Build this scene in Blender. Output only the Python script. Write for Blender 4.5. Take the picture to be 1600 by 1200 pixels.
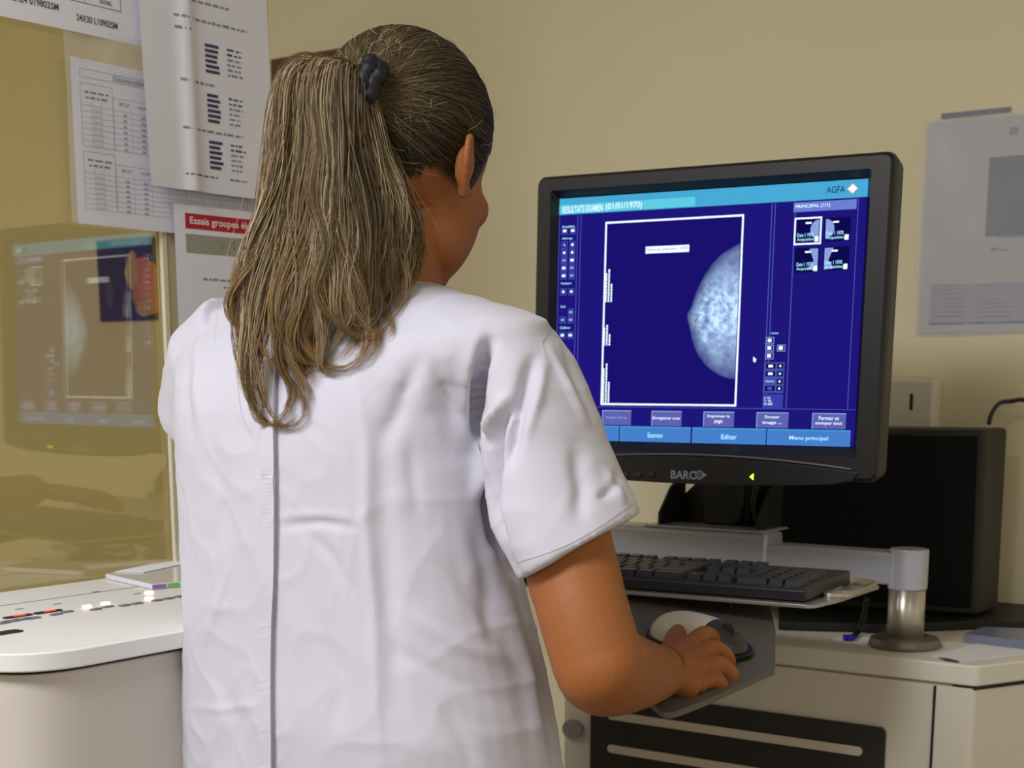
import bpy, bmesh, math, random
import numpy as np
from mathutils import Vector, Matrix, noise
from mathutils.bvhtree import BVHTree
random.seed(7); rng = np.random.default_rng(7)
for o in list(bpy.data.objects): bpy.data.objects.remove(o)
SC = bpy.context.scene; COL = SC.collection
# ------------------------------------------------------------------ camera, world, lights
CAMZ = 1.27; FPX = 2402.0; PPY = 1065.0; PITCH = math.atan(480/FPX)
cam = bpy.data.objects.new('camera', bpy.data.cameras.new('camera')); COL.objects.link(cam)
cam.location = (0, 0, CAMZ); cam.rotation_euler = (math.pi/2-PITCH, 0, 0)
cam.data.sensor_width = 36; cam.data.lens = 36*FPX/1600
cam.data.shift_y = (PPY-600)/1600; cam.data.clip_start = .02
cam.data.dof.use_dof = True; cam.data.dof.focus_distance = 1.52; cam.data.dof.aperture_fstop = 9
SC.camera = cam
SC.view_settings.view_transform = 'Standard'; SC.view_settings.look = 'None'
SC.view_settings.gamma = 1; SC.view_settings.exposure = 0.32; SC.view_settings.use_curve_mapping = False
W = bpy.data.worlds.new('world'); SC.world = W; W.use_nodes = True
W.node_tree.nodes['Background'].inputs[0].default_value = (1.0, .90, .72, 1)
W.node_tree.nodes['Background'].inputs[1].default_value = .42
CEIL = 2.55
LIGHTS = [((-1.12, .25, CEIL-.06), (1.2, .6), (.95, .95, 1.0), 20.0), ((.9, -1.2, CEIL-.06), (1.2, .6), (1.0, .90, .78), 4.0)]
# ------------------------------------------------------------------ helpers
CP, SP = math.cos(PITCH), math.sin(PITCH)
def P(px, py, Y):
    """world point on the sight line of a photo pixel at forward distance Y"""
    a = (px-800)/FPX; b = -(py-PPY)/FPX
    d = Vector((a, CP + b*SP, -SP + b*CP))
    return Vector((0, 0, CAMZ)) + d*(Y/d.y)
def ray(px, py):
    a = (px-800)/FPX; b = -(py-PPY)/FPX
    return Vector((a, CP + b*SP, -SP + b*CP))
def PZ(px, py, z):
    d = ray(px, py); return Vector((0, 0, CAMZ)) + d*((z-CAMZ)/d.z)
def proj(p):
    q = Vector(p)-Vector((0, 0, CAMZ)); dep = q.y*CP - q.z*SP; up = q.y*SP + q.z*CP
    return 800+FPX*q.x/dep, PPY-FPX*up/dep
def on_plane(px, py, o, n):
    d = ray(px, py); c = Vector((0, 0, CAMZ)); return c + d*((o-c).dot(n)/d.dot(n))
def lin(c):
    return tuple(((v/255)/12.92 if v/255 <= .04045 else ((v/255+.055)/1.055)**2.4) for v in c)
MATS = {}
def mat(name, rgb, rough=.6, metal=0, emit=None, estr=1.0, bump=0, bscale=60, var=0, vscale=3, spec=.5, sheen=0, sss=0, coat=0):
    if name in MATS: return MATS[name]
    m = bpy.data.materials.new(name); m.use_nodes = True; nt = m.node_tree; b = nt.nodes['Principled BSDF']
    c = lin(rgb)+(1,)
    b.inputs['Base Color'].default_value = c; b.inputs['Roughness'].default_value = rough; b.inputs['Metallic'].default_value = metal
    b.inputs['Specular IOR Level'].default_value = spec
    if sheen: b.inputs['Sheen Weight'].default_value = sheen
    if coat: b.inputs['Coat Weight'].default_value = coat
    if sss:
        b.inputs['Subsurface Weight'].default_value = sss; b.inputs['Subsurface Radius'].default_value = (1, .35, .15); b.inputs['Subsurface Scale'].default_value = .01
    if emit:
        b.inputs['Emission Color'].default_value = lin(emit)+(1,); b.inputs['Emission Strength'].default_value = estr
    tc = nt.nodes.new('ShaderNodeTexCoord')
    if var:
        n = nt.nodes.new('ShaderNodeTexNoise'); n.inputs['Scale'].default_value = vscale; n.inputs['Detail'].default_value = 5
        nt.links.new(tc.outputs['Object'], n.inputs['Vector'])
        r = nt.nodes.new('ShaderNodeMapRange'); r.inputs[1].default_value = .3; r.inputs[2].default_value = .7
        r.inputs[3].default_value = 1-var; r.inputs[4].default_value = 1+var
        nt.links.new(n.outputs['Fac'], r.inputs[0])
        x = nt.nodes.new('ShaderNodeMix'); x.data_type = 'RGBA'; x.blend_type = 'MULTIPLY'; x.inputs[0].default_value = 1
        x.inputs[6].default_value = c; nt.links.new(r.outputs[0], x.inputs[7]); nt.links.new(x.outputs[2], b.inputs['Base Color'])
    if bump:
        n = nt.nodes.new('ShaderNodeTexNoise'); n.inputs['Scale'].default_value = bscale; n.inputs['Detail'].default_value = 4
        nt.links.new(tc.outputs['Object'], n.inputs['Vector'])
        bp = nt.nodes.new('ShaderNodeBump'); bp.inputs['Strength'].default_value = bump; bp.inputs['Distance'].default_value = .002
        nt.links.new(n.outputs['Fac'], bp.inputs['Height']); nt.links.new(bp.outputs[0], b.inputs['Normal'])
    MATS[name] = m; return m
def emis(name, rgb, s=1.0):
    if name in MATS: return MATS[name]
    m = bpy.data.materials.new(name); m.use_nodes = True; nt = m.node_tree; nt.nodes.clear()
    e = nt.nodes.new('ShaderNodeEmission'); o = nt.nodes.new('ShaderNodeOutputMaterial')
    e.inputs[0].default_value = lin(rgb)+(1,); e.inputs[1].default_value = s*(.80 if name.startswith('scr_') else 1); nt.links.new(e.outputs[0], o.inputs[0]); MATS[name] = m; return m
def tag(o, label=None, cat=None, group=None, kind=None):
    if label: o['label'] = label
    if cat: o['category'] = cat
    if group: o['group'] = group
    if kind: o['kind'] = kind
    return o
def empty(name, loc, label, cat, group=None):
    o = bpy.data.objects.new(name, None); COL.objects.link(o); o.location = loc; o.empty_display_size = .05
    return tag(o, label, cat, group)
class MB:
    """collects geometry (world coordinates) with material slots"""
    def __init__(s): s.v = []; s.f = []; s.m = []; s.ms = []; s.col = None
    def slot(s, m):
        if m not in s.ms: s.ms.append(m)
        return s.ms.index(m)
    def add(s, vs, fs, m):
        k = len(s.v); i = s.slot(m)
        s.v += [tuple(v) for v in vs]; s.f += [tuple(k+a for a in f) for f in fs]; s.m += [i]*len(fs)
    def build(s, name, parent=None, smooth=False, bevel=0, seg=2, sub=0, solid=0):
        me = bpy.data.meshes.new(name); me.from_pydata(s.v, [], s.f)
        for m in s.ms: me.materials.append(m)
        me.polygons.foreach_set('material_index', s.m)
        if smooth: me.polygons.foreach_set('use_smooth', [True]*len(me.polygons))
        me.update(); o = bpy.data.objects.new(name, me); COL.objects.link(o)
        if parent:
            o.parent = parent; o.matrix_parent_inverse = Matrix.Identity(4)
            pm = wm(parent).inverted(); me.transform(pm)
        if solid:
            q = o.modifiers.new('s', 'SOLIDIFY'); q.thickness = solid; q.offset = 0
        if bevel:
            q = o.modifiers.new('b', 'BEVEL'); q.width = bevel; q.segments = seg; q.limit_method = 'ANGLE'; q.angle_limit = .6
            if not smooth:
                me.polygons.foreach_set('use_smooth', [True]*len(me.polygons)); q.harden_normals = True
        if sub:
            q = o.modifiers.new('u', 'SUBSURF'); q.levels = q.render_levels = sub
        return o
def wm(o):
    m = Matrix.LocRotScale(o.location, o.rotation_euler, o.scale)
    return wm(o.parent) @ m if o.parent else m
class Fr:
    """local frame: origin, right, up, out"""
    def __init__(s, o, u, v, n): s.o, s.u, s.v, s.n = Vector(o), Vector(u).normalized(), Vector(v).normalized(), Vector(n).normalized()
    def __call__(s, a, b, c=0): return s.o + s.u*a + s.v*b + s.n*c
BOXF = [(0,3,2,1),(4,5,6,7),(0,1,5,4),(1,2,6,5),(2,3,7,6),(3,0,4,7)]
def box(mb, fr, a0, a1, b0, b1, c0, c1, m):
    mb.add([fr(a,b,c) for c in (c0,c1) for a,b in ((a0,b0),(a1,b0),(a1,b1),(a0,b1))], BOXF, m)
def quad(mb, fr, a0, a1, b0, b1, c, m):
    mb.add([fr(a0,b0,c), fr(a1,b0,c), fr(a1,b1,c), fr(a0,b1,c)], [(0,1,2,3)], m)
def prism(mb, pts, z0, z1, m, fr=None):
    f = fr or (lambda a, b, c: Vector((a, b, c))); n = len(pts)
    area = sum(pts[i][0]*pts[(i+1)%n][1]-pts[(i+1)%n][0]*pts[i][1] for i in range(n))
    if area < 0: pts = pts[::-1]
    mb.add([f(a,b,z0) for a,b in pts]+[f(a,b,z1) for a,b in pts],
        [tuple(range(n))[::-1], tuple(range(n, 2*n))]+[(i,(i+1)%n,n+(i+1)%n,n+i) for i in range(n)], m)
def rrect(a0, a1, b0, b1, r, k=6):
    out = []
    for cx, cy, s in ((a1-r,b1-r,0),(a0+r,b1-r,1),(a0+r,b0+r,2),(a1-r,b0+r,3)):
        for i in range(k+1):
            t = (s+i/k)*math.pi/2; out.append((cx+r*math.cos(t), cy+r*math.sin(t)))
    return out
def round_poly(pts, rad, k=5):
    out = []; n = len(pts)
    for i in range(n):
        p = Vector(pts[i]).to_2d() if len(pts[i]) > 2 else Vector(pts[i]); a = Vector(pts[i-1])-p; b = Vector(pts[(i+1)%n])-p
        r = rad[i] if isinstance(rad, (list, tuple)) else rad
        if r <= 0: out.append(tuple(p)); continue
        A = p+a.normalized()*r; B = p+b.normalized()*r
        for j in range(k+1):
            t = j/k; q = A*(1-t)**2+p*2*t*(1-t)+B*t*t; out.append((q.x, q.y))
    return out
def tube(mb, pts, rad, m, seg=10, cap=True, flat=None):
    pts = [Vector(p) for p in pts]; n = len(pts)
    if not isinstance(rad, (list, tuple)): rad = [rad]*n
    vs = []; ref = None
    for i, p in enumerate(pts):
        t = (pts[min(i+1,n-1)]-pts[max(i-1,0)]).normalized()
        if ref is None:
            ref = Vector((0,0,1)) if abs(t.z) < .9 else Vector((1,0,0))
        a = (ref-t*ref.dot(t)).normalized(); ref = a; b = t.cross(a)
        r1 = rad[i] if not isinstance(rad[i], tuple) else rad[i][0]; r2 = rad[i] if not isinstance(rad[i], tuple) else rad[i][1]
        for k in range(seg):
            th = 2*math.pi*k/seg; vs.append(p+a*(math.cos(th)*r1)+b*(math.sin(th)*r2))
    fs = [(i*seg+k, i*seg+(k+1)%seg, (i+1)*seg+(k+1)%seg, (i+1)*seg+k) for i in range(n-1) for k in range(seg)]
    if cap: fs += [tuple(range(seg))[::-1], tuple((n-1)*seg+k for k in range(seg))]
    mb.add(vs, fs, m)
def smooth_path(pts, k=6):
    pts = [Vector(p) for p in pts]; out = []
    for i in range(len(pts)-1):
        a, b, c, d = pts[max(i-1,0)], pts[i], pts[i+1], pts[min(i+2,len(pts)-1)]
        for j in range(k):
            t = j/k; out.append(.5*((2*b)+(c-a)*t+(2*a-5*b+4*c-d)*t*t+(-a+3*b-3*c+d)*t**3))
    out.append(pts[-1]); return out
def cyl(mb, p, q, r0, r1, m, seg=40): tube(mb, [p, q], [r0, r1], m, seg)
def ellipsoid(mb, c, r, m, rot=None, nu=24, nv=16):
    vs = [Vector((0,0,1))]; 
    for i in range(1, nv):
        th = math.pi*i/nv
        for j in range(nu):
            ph = 2*math.pi*j/nu; vs.append(Vector((math.sin(th)*math.cos(ph), math.sin(th)*math.sin(ph), math.cos(th))))
    vs.append(Vector((0,0,-1)))
    fs = [(0, 1+j, 1+(j+1)%nu) for j in range(nu)]
    for i in range(nv-2):
        for j in range(nu):
            a = 1+i*nu; fs.append((a+j, a+nu+j, a+nu+(j+1)%nu, a+(j+1)%nu))
    L = len(vs)-1; a = 1+(nv-2)*nu; fs += [(a+j, L, a+(j+1)%nu) for j in range(nu)]
    R = rot or Matrix.Identity(3)
    mb.add([Vector(c)+R@Vector((v.x*r[0], v.y*r[1], v.z*r[2])) for v in vs], fs, m)
_txt = {}
def text_geo(s, bold=0):
    if (s, bold) in _txt: return _txt[(s, bold)]
    cu = bpy.data.curves.new('t', 'FONT'); cu.body = s; cu.size = 1; cu.resolution_u = 3; cu.offset = bold
    ob = bpy.data.objects.new('t', cu); COL.objects.link(ob); dg = bpy.context.evaluated_depsgraph_get(); dg.update()
    me = bpy.data.meshes.new_from_object(ob.evaluated_get(dg)); bpy.data.objects.remove(ob); bpy.data.curves.remove(cu)
    vs = [v.co.copy() for v in me.vertices]; fs = [tuple(p.vertices) for p in me.polygons]; bpy.data.meshes.remove(me)
    if vs:
        x0 = min(v.x for v in vs); x1 = max(v.x for v in vs); y0 = min(v.y for v in vs); y1 = max(v.y for v in vs)
        vs = [((v.x-x0)/(x1-x0), (v.y-y0)/(y1-y0)) for v in vs]
    _txt[(s, bold)] = (vs, fs); return vs, fs
def text(mb, f, s, a0, a1, b0, b1, c, m, bold=0):
    """text fitted in a box of the frame function f(a,b,c)"""
    vs, fs = text_geo(s, bold)
    mb.add([f(a0+(a1-a0)*x, b0+(b1-b0)*y, c) for x, y in vs], fs, m)
def evaluated(o):
    dg = bpy.context.evaluated_depsgraph_get(); dg.update(); return bpy.data.meshes.new_from_object(o.evaluated_get(dg))
def struct(o): o['kind'] = 'structure'; return o
# ------------------------------------------------------------------ room frame
PHI = math.radians(36)
U = Vector((math.cos(PHI), -math.sin(PHI), 0)); G = Vector((math.sin(PHI), math.cos(PHI), 0)); UP = Vector((0,0,1))
WQ = Vector((.676, 2.30, 0))                       # a point of the back wall
WF = Fr(WQ, U, UP, -G)                             # back wall frame (a to the right, b height, c into the room)
NG = Vector((math.cos(PHI), -math.sin(PHI), 0))    # normal of the glass screen, into the room
GC = -1.538
GO = NG*GC
GF = Fr(GO, G, UP, NG)                             # glass frame: a along the screen (away), b height, c towards the room
def gpix(px, py, c=0):
    p = on_plane(px, py, GO+NG*c, NG); return (p-GO).dot(G), p.z
def wpix(px, py, c=0):
    p = on_plane(px, py, WQ-G*c, G); return (p-WQ).dot(U), p.z
m_wall = mat('wall_paint', (232, 222, 186), .75, bump=.25, bscale=220, var=.03, vscale=2)
m_floor = mat('floor_vinyl', (120, 112, 98), .5, var=.06, vscale=6)
m_ceil = mat('ceiling_paint', (225, 222, 210), .8, bump=.1)
b = MB(); box(b, WF, -4.2, 1.3, 0, CEIL, -.12, 0, m_wall); struct(b.build('wall_back'))
b = MB(); prism(b, [(-4,-2.2),(3,-2.2),(3,5.2),(-4,5.2)], -.08, 0, m_floor); struct(b.build('floor'))
b = MB(); prism(b, [(-4,-2.2),(3,-2.2),(3,5.2),(-4,5.2)], CEIL, CEIL+.08, m_ceil); struct(b.build('ceiling'))
for (lp, ls, lc, le) in LIGHTS:
    L = empty('ceiling_light', lp, 'recessed fluorescent ceiling light panel above the console side' if lp[0] < 0 else 'recessed fluorescent ceiling light panel behind the work place', 'ceiling light')
    f = Fr(lp, (1,0,0), (0,1,0), (0,0,1)); b = MB()
    m_fr = mat('lamp_frame', (235,235,235), .4)
    w, h = ls[0]/2, ls[1]/2
    for r in ((-w-.03, w+.03, h, h+.03), (-w-.03, w+.03, -h-.03, -h), (-w-.03, -w, -h, h), (w, w+.03, -h, h)):
        box(b, f, r[0], r[1], r[2], r[3], -.01, .06, m_fr)
    b.build('frame', L)
    b = MB(); me_ = emis('lamp_%.1f' % le, (255,255,255), le); me_.node_tree.nodes['Emission'].inputs[0].default_value = lc+(1,)
    b.add([f(-w,-h,0), f(-w,h,0), f(w,h,0), f(w,-h,0)], [(0,1,2,3)], me_); b.build('diffuser', L)
# ------------------------------------------------------------------ glass screen
m_frame = mat('screen_paint', (205, 196, 160), .6)
a_post = gpix(270, 700)[0]; a_end = gpix(436, 400)[0]; a_near = a_post-.95
b = MB(); box(b, GF, a_post, a_end, 0, 2.1, -.016, -.006, m_frame)
box(b, GF, a_near-.06, a_near, 0, 2.1, -.016, -.006, m_frame)
box(b, GF, a_near, a_post, 0, .99, -.016, -.006, m_frame); box(b, GF, a_near, a_post, 2.04, 2.1, -.016, -.006, m_frame)
struct(b.build('wall_partition', bevel=.003))
def glass_mat():
    m = bpy.data.materials.new('lead_glass'); m.use_nodes = True; nt = m.node_tree; nt.nodes.clear()
    o = nt.nodes.new('ShaderNodeOutputMaterial'); mx = nt.nodes.new('ShaderNodeMixShader'); t = nt.nodes.new('ShaderNodeBsdfTransparent')
    g = nt.nodes.new('ShaderNodeBsdfGlossy'); ge = nt.nodes.new('ShaderNodeNewGeometry')
    def mth(op, a, b=None):
        q = nt.nodes.new('ShaderNodeMath'); q.operation = op
        for i, v in enumerate((a, b)):
            if v is None: continue
            if isinstance(v, (int, float)): q.inputs[i].default_value = v
            else: nt.links.new(v, q.inputs[i])
        return q.outputs[0]
    dt = nt.nodes.new('ShaderNodeVectorMath'); dt.operation = 'DOT_PRODUCT'; nt.links.new(ge.outputs['Normal'], dt.inputs[0]); nt.links.new(ge.outputs['Incoming'], dt.inputs[1])
    sch = mth('ADD', mth('MULTIPLY', mth('POWER', mth('SUBTRACT', 1.0, mth('ABSOLUTE', dt.outputs['Value'])), 5.0), .84), .16)
    t.inputs[0].default_value = (.97, .93, .74, 1); g.inputs['Roughness'].default_value = .012
    nt.links.new(sch, mx.inputs[0]); nt.links.new(t.outputs[0], mx.inputs[1]); nt.links.new(g.outputs[0], mx.inputs[2]); nt.links.new(mx.outputs[0], o.inputs[0])
    return m
b = MB(); box(b, GF, a_near, a_post, .99, 2.04, -.0135, -.0095, glass_mat()); wi = struct(b.build('window_1'))
b = MB(); m_trim = mat('screen_trim', (222,214,186), .5)
box(b, GF, a_post, a_post+.010, .99, 2.04, -.017, -.004, m_trim); struct(b.build('trim_1', bevel=.002))
# ------------------------------------------------------------------ papers
m_paper = mat('paper', (236,236,244), .75); m_ink = mat('ink', (70,72,84), .8); m_ink2 = mat('ink_soft', (140,142,158), .8)
m_inkb = mat('ink_blue', (60,66,120), .8); m_red = mat('ink_red', (190,30,45), .7); m_sand = mat('ink_grey', (160,160,140), .8)
m_white = mat('ink_white', (245,245,248), .8); m_vpale = mat('ink_pale', (205,206,218), .8)
def sheet(name, S, w, h, prints, label, cat='paper', group=None, n=(14, 20), mp=None):
    """S(a,b,c): surface of the sheet, a right 0..w, b up 0..h, c off the face"""
    b = MB(); nx, ny = n
    for c, flip in ((0, 0), (-.0004, 1)):
        vs = [S(w*i/nx, h*j/ny, c) for j in range(ny+1) for i in range(nx+1)]
        fs = [(j*(nx+1)+i, j*(nx+1)+i+1, (j+1)*(nx+1)+i+1, (j+1)*(nx+1)+i) for j in range(ny) for i in range(nx)]
        b.add(vs, [f[::-1] for f in fs] if flip else fs, mp or m_paper)
    for p in prints:
        if p[0] == 'r':
            _, a0, a1, b0, b1, m = p; c = .0003; k = max(1, int((a1-a0)/.02)); l = max(1, int((b1-b0)/.02))
            vs = [S(a0+(a1-a0)*i/k, b0+(b1-b0)*j/l, c) for j in range(l+1) for i in range(k+1)]
            b.add(vs, [(j*(k+1)+i, j*(k+1)+i+1, (j+1)*(k+1)+i+1, (j+1)*(k+1)+i) for j in range(l) for i in range(k)], m)
        else:
            _, s, a0, a1, b0, b1, m = p; text(b, S, s, a0, a1, b0, b1, .0005, m, .012)
    return tag(b.build(name, smooth=True), label, cat, group)
def words(a0, a1, y, hgt, m, r=None):
    """a printed line too small to read: short strokes of word length"""
    r = r or random; out = []; a = a0
    while a < a1:
        l = min(r.uniform(.004, .014), a1-a); out.append(('r', a, a+l*.86, y, y+hgt*r.uniform(.75, 1), m)); a += l+.0015
    return out
def gsheet(px, py, w, h, c0, rot=0, bend=None, corner='bl'):
    a, z = gpix(px, py); cr, sr = math.cos(rot), math.sin(rot)
    if corner == 'br': a, z = a-w*cr, z-w*sr
    if corner == 'tl': a, z = a+h*sr, z-h*cr
    def S(x, y, c):
        k = bend(x/w, y/h) if bend else 0
        return GF(a+x*cr-y*sr, z+x*sr+y*cr, c0+k+c)
    return S
# paper 1, top left (landscape sheet, bottom edge seen)
S = gsheet(250, 80, .297, .21, .001, rot=.0, bend=lambda x, y: .004*math.sin(3*x)*(1-y), corner='br')
pr = [('r', .03, .235, .034, .0347, m_ink), ('r', .2345, .2352, .034, .15, m_ink), ('r', .03, .235, .056, .0567, m_ink)]
pr += [('r', .03+.05*i, .0307+.05*i, .034, .15, m_ink2) for i in range(4)]
pr += [('t', '18X24 019802SM', .075, .142, .019, .0265, m_ink), ('t', '24X30 L10902SM', .167, .228, .013, .0205, m_ink), ('t', '300ML', .202, .222, .038, .043, m_ink2)]
sheet('paper_sheet', S, .297, .21, pr, 'white sheet at the top left of the glass screen, printed 24X30, its lower edge curling', 'paper', 'sheets taped to the glass screen')
# paper 2, table sheet behind
S2 = gsheet(109, 85, .297, .19, .0006, rot=-.006, corner='tl')
S = lambda x, y, c: S2(x, y*.896, c)
pr = []; x0, x1 = .012, .285
def frame_(a0, a1, b0, b1, m, t=.0006): return [('r',a0,a1,b0,b0+t,m),('r',a0,a1,b1-t,b1,m),('r',a0,a0+t,b0,b1,m),('r',a1-t,a1,b0,b1,m)]
pr += frame_(.012, .28, .187, .198, m_ink2) + [('r', .06, .115, .188, .197, m_vpale), ('t', 'Constantes utilisees', .063, .112, .190, .1955, m_ink)]
for (yb, yt) in ((.100, .180), (.020, .094)):
    pr += frame_(.012, .06, yb, yt, m_ink2) + words(.018, .056, yt-.012, .003, m_ink) + words(.02, .054, yt-.019, .003, m_ink)
    pr += frame_(.06, .28, yb, yt-.012, m_ink2)
    for k in range(7):
        y = yt-.028-k*(yt-.028-yb)/7; pr.append(('r', .012, .28, y, y+.0005, m_ink2)); pr += [('r', .03, .042, y-.006, y-.003, m_vpale), ('r', .075, .081, y-.006, y-.003, m_ink2), ('r', .103, .110, y-.006, y-.003, m_ink2)]
    for q in (.028, .042, .088, .116, .144, .172, .2, .23): pr.append(('r', q, q+.0005, yb, yt-.022, m_ink2))
    for q, s in ((.07, 'KV'), (.099, 'mAs'), (.122, 'Dose')): pr.append(('t', s, q, q+.010+.003*len(s), yt-.021, yt-.0165, m_ink))
sheet('paper_sheet', S, .297, .21, pr, 'white landscape sheet in a sleeve with two printed tables of figures', 'paper', 'sheets taped to the glass screen')
# sleeve of paper 2, hanging a little lower
def clear_mat(name, alpha, rough=.1, tint=(1,1,1)):
    m = bpy.data.materials.new(name); m.use_nodes = True; nt = m.node_tree; nt.nodes.clear()
    o = nt.nodes.new('ShaderNodeOutputMaterial'); mx = nt.nodes.new('ShaderNodeMixShader'); t = nt.nodes.new('ShaderNodeBsdfTransparent')
    pb = nt.nodes.new('ShaderNodeBsdfPrincipled'); pb.inputs['Base Color'].default_value = (*tint, 1); pb.inputs['Roughness'].default_value = rough
    mx.inputs[0].default_value = alpha
    n = nt.nodes.new('ShaderNodeTexNoise'); tc = nt.nodes.new('ShaderNodeTexCoord'); n.inputs['Scale'].default_value = 9; n.inputs['Detail'].default_value = 1
    bp = nt.nodes.new('ShaderNodeBump'); bp.inputs['Strength'].default_value = .6; bp.inputs['Distance'].default_value = .02
    nt.links.new(tc.outputs['Object'], n.inputs['Vector']); nt.links.new(n.outputs['Fac'], bp.inputs['Height']); nt.links.new(bp.outputs[0], pb.inputs['Normal'])
    nt.links.new(t.outputs[0], mx.inputs[1]); nt.links.new(pb.outputs[0], mx.inputs[2]); nt.links.new(mx.outputs[0], o.inputs[0]); return m
m_sleeve = clear_mat('sleeve_plastic', .16, .18, (.88, .88, .95))
S = gsheet(111, 347, .305, .205, .0022, rot=.0, bend=lambda x, y: .003*math.sin(9*x+2*y)**2)
sheet('plastic_sleeve', S, .305, .222, [], 'clear plastic sleeve around the sheet with the tables', 'plastic sleeve', n=(40, 10), mp=m_sleeve)
# paper 3 Essais
S = gsheet(266, 318, .21, .297, .0062, corner='tl', bend=lambda x, y: .003*x*x)
pr = [('r', .018, .205, .268, .287, m_red), ('t', 'Essais groupes \u00e9lectrog\u00e8nes', .026, .19, .2715, .283, m_white), ('r', .018, .205, .238, .2615, m_sand)]
pr += words(.03, .17, .247, .003, m_ink) + words(.08, .12, .2535, .003, m_ink) + words(.045, .18, .205, .003, m_ink2) + words(.08, .14, .196, .003, m_ink2)
pr += [('t', 'Sections 2B', .06, .09, .166, .172, m_red)]
for k in range(14): pr += words(.024, .185, .158-k*.0095, .003, m_ink2)
sheet('paper_sheet', S, .21, .297, pr, 'white sheet headed Essais groupes in a red banner, below the long sheet', 'paper', 'sheets taped to the glass screen')
# paper 4, in front, curling at the lower left
def bend4(x, y): return .010+.010*(1-x)**2*(1-y)**1.5+.006*(x**3)*(1-y)+.006*math.exp(-((x-.33)/.05)**2)
S = gsheet(218, 291, .226, .315, .002, rot=.0, bend=bend4)
pr = []
for (y, a0, a1) in ((.228, .055, .15), (.206, .055, .18), (.131, .06, .12), (.074, .06, .165), (.192, .055, .08)): pr += words(a0, a1, y, .0034, m_ink2)
pr += words(.06, .12, .019, .002, m_inkb)+words(.14, .17, .019, .002, m_inkb)+words(.07, .105, .266, .004, m_ink)+words(.07, .105, .259, .004, m_ink)
pr += [('r', .135, .175, .258, .285, m_vpale)]
for (yt, n_) in ((.182, 6), (.122, 6), (.065, 6)):
    for k in range(n_):
        y = yt-k*.0062; pr += [('r', .105, .130-random.uniform(0, .006), y-.0038, y, m_ink if k % 2 else m_inkb)]
        pr += words(.143, .17-random.uniform(0, .008), y-.0032, .0028, m_ink if k < 2 else m_ink2)
sheet('paper_sheet', S, .218, .315, pr, 'long white sheet of typed lists with its lower left corner lifting, over the post', 'paper', 'sheets taped to the glass screen', n=(30, 24))
# picture on the wall seen through the glass
a0, z0 = wpix(159, 503); a1, z1 = wpix(300, 366)
b = MB(); m_pd = mat('picture_dark', (52, 46, 40), .5); m_po = mat('picture_orange', (214, 130, 30), .5, var=.25, vscale=14); m_py = mat('picture_yellow', (200,165,40), .5); m_pb = mat('picture_sky', (40, 110, 175), .5)
box(b, WF, a0, a1, z0, z1, .001, .004, m_pd)
w_, h_ = a1-a0, z1-z0
def blob(cx, cy, rx, ry, m, c, wob=.12, sd=1):
    rr = random.Random(sd); ph = rr.uniform(0, 6); n = 36
    b.add([WF(a0+w_*(cx+rx*math.cos(t)*(1+wob*math.sin(3*t+ph))), z0+h_*(cy+ry*math.sin(t)*(1+wob*math.cos(2*t+ph))), c) for t in [2*math.pi*i/n for i in range(n)]], [tuple(range(n))], m)
blob(.54, .42, .20, .34, m_po, .0046, .15, 3); blob(.38, .62, .07, .2, m_py, .0048, .2, 5); blob(.50, .15, .09, .10, m_py, .0050, .1, 6); blob(.12, .35, .05, .2, mat('picture_olive', (84,80,52), .5), .0047, .2, 8)
tag(b.build('wall_picture'), 'dark picture with an orange shape on the wall behind the glass screen', 'picture')
# red brown poster behind the head
a0, z0 = wpix(430, 225); a1, z1 = wpix(560, 72)
b = MB(); box(b, WF, a0, a1, z0, z1, .001, .006, mat('poster_brown', (96, 58, 40), .5)); box(b, WF, a0, a1, z0, z0+(z1-z0)*.72, .006, .0065, mat('poster_red', (140, 52, 44), .5))
tag(b.build('wall_poster'), 'dark red and brown poster on the wall, mostly hidden by the ponytail', 'poster')
# right hand wall poster in plastic
a0, z0 = wpix(1436, 521); a1, z1 = wpix(1680, 172); w_, h_ = a1-a0, z1-z0
def WS(a0, z0, c0=0, bend=None):
    return lambda x, y, c: WF(a0+x, z0+y, c0+(bend(x, y) if bend else 0)+c)
m_pg = mat('poster_paper', (200, 200, 196), .6)
def q_(x0, x1, y0, y1, m):   # by photo pixel
    A0, Z0 = wpix(x0, y1); A1, Z1 = wpix(x1, y0); return ('r', A0-a0, A1-a0, Z0-z0, Z1-z0, m)
pr = [q_(1540, 1675, 236, 370, mat('poster_blue', (72, 92, 112), .6)), q_(1452, 1675, 438, 508, mat('poster_lilac', (168,168,186), .7)), q_(1452, 1675, 500, 508, mat('poster_navy', (92,90,128), .7)),
      q_(1549, 1560, 387, 392, m_ink2), q_(1562, 1575, 389, 392, m_ink2), q_(1578, 1592, 198, 212, m_ink2), q_(1472, 1580, 176, 178, m_ink2)]
A0, Z0 = wpix(1540, 370); A1, Z1 = wpix(1640, 300)
pr += [q_(1560+4*k, 1675, 366-8*k, 370-8*k, mat('poster_slate', (104,110,112), .6)) for k in range(9)]
for k in range(8): pr += [q_(1455+random.randint(0, 5), 1500+random.randint(0, 20), 444+7*k, 447+7*k, m_ink2), q_(1530, 1570+random.randint(0, 60), 444+7*k, 447+7*k, m_ink2)]
sheet('wall_poster', WS(a0, z0, .002), w_, h_, pr, 'pale poster with a blue picture and fine print on the wall, right of the screen', 'poster', mp=m_pg)
a0, z0 = wpix(1430, 524); a1, z1 = wpix(1690, 165)
sheet('plastic_sleeve', WS(a0, z0, .005, lambda x, y: .002*math.sin(30*x+12*y)), a1-a0, z1-z0, [], 'wrinkled clear plastic sleeve over the pale wall poster', 'plastic sleeve', n=(24, 30), mp=clear_mat('sleeve_grey', .22, .2, (.8,.8,.88)))
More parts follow.
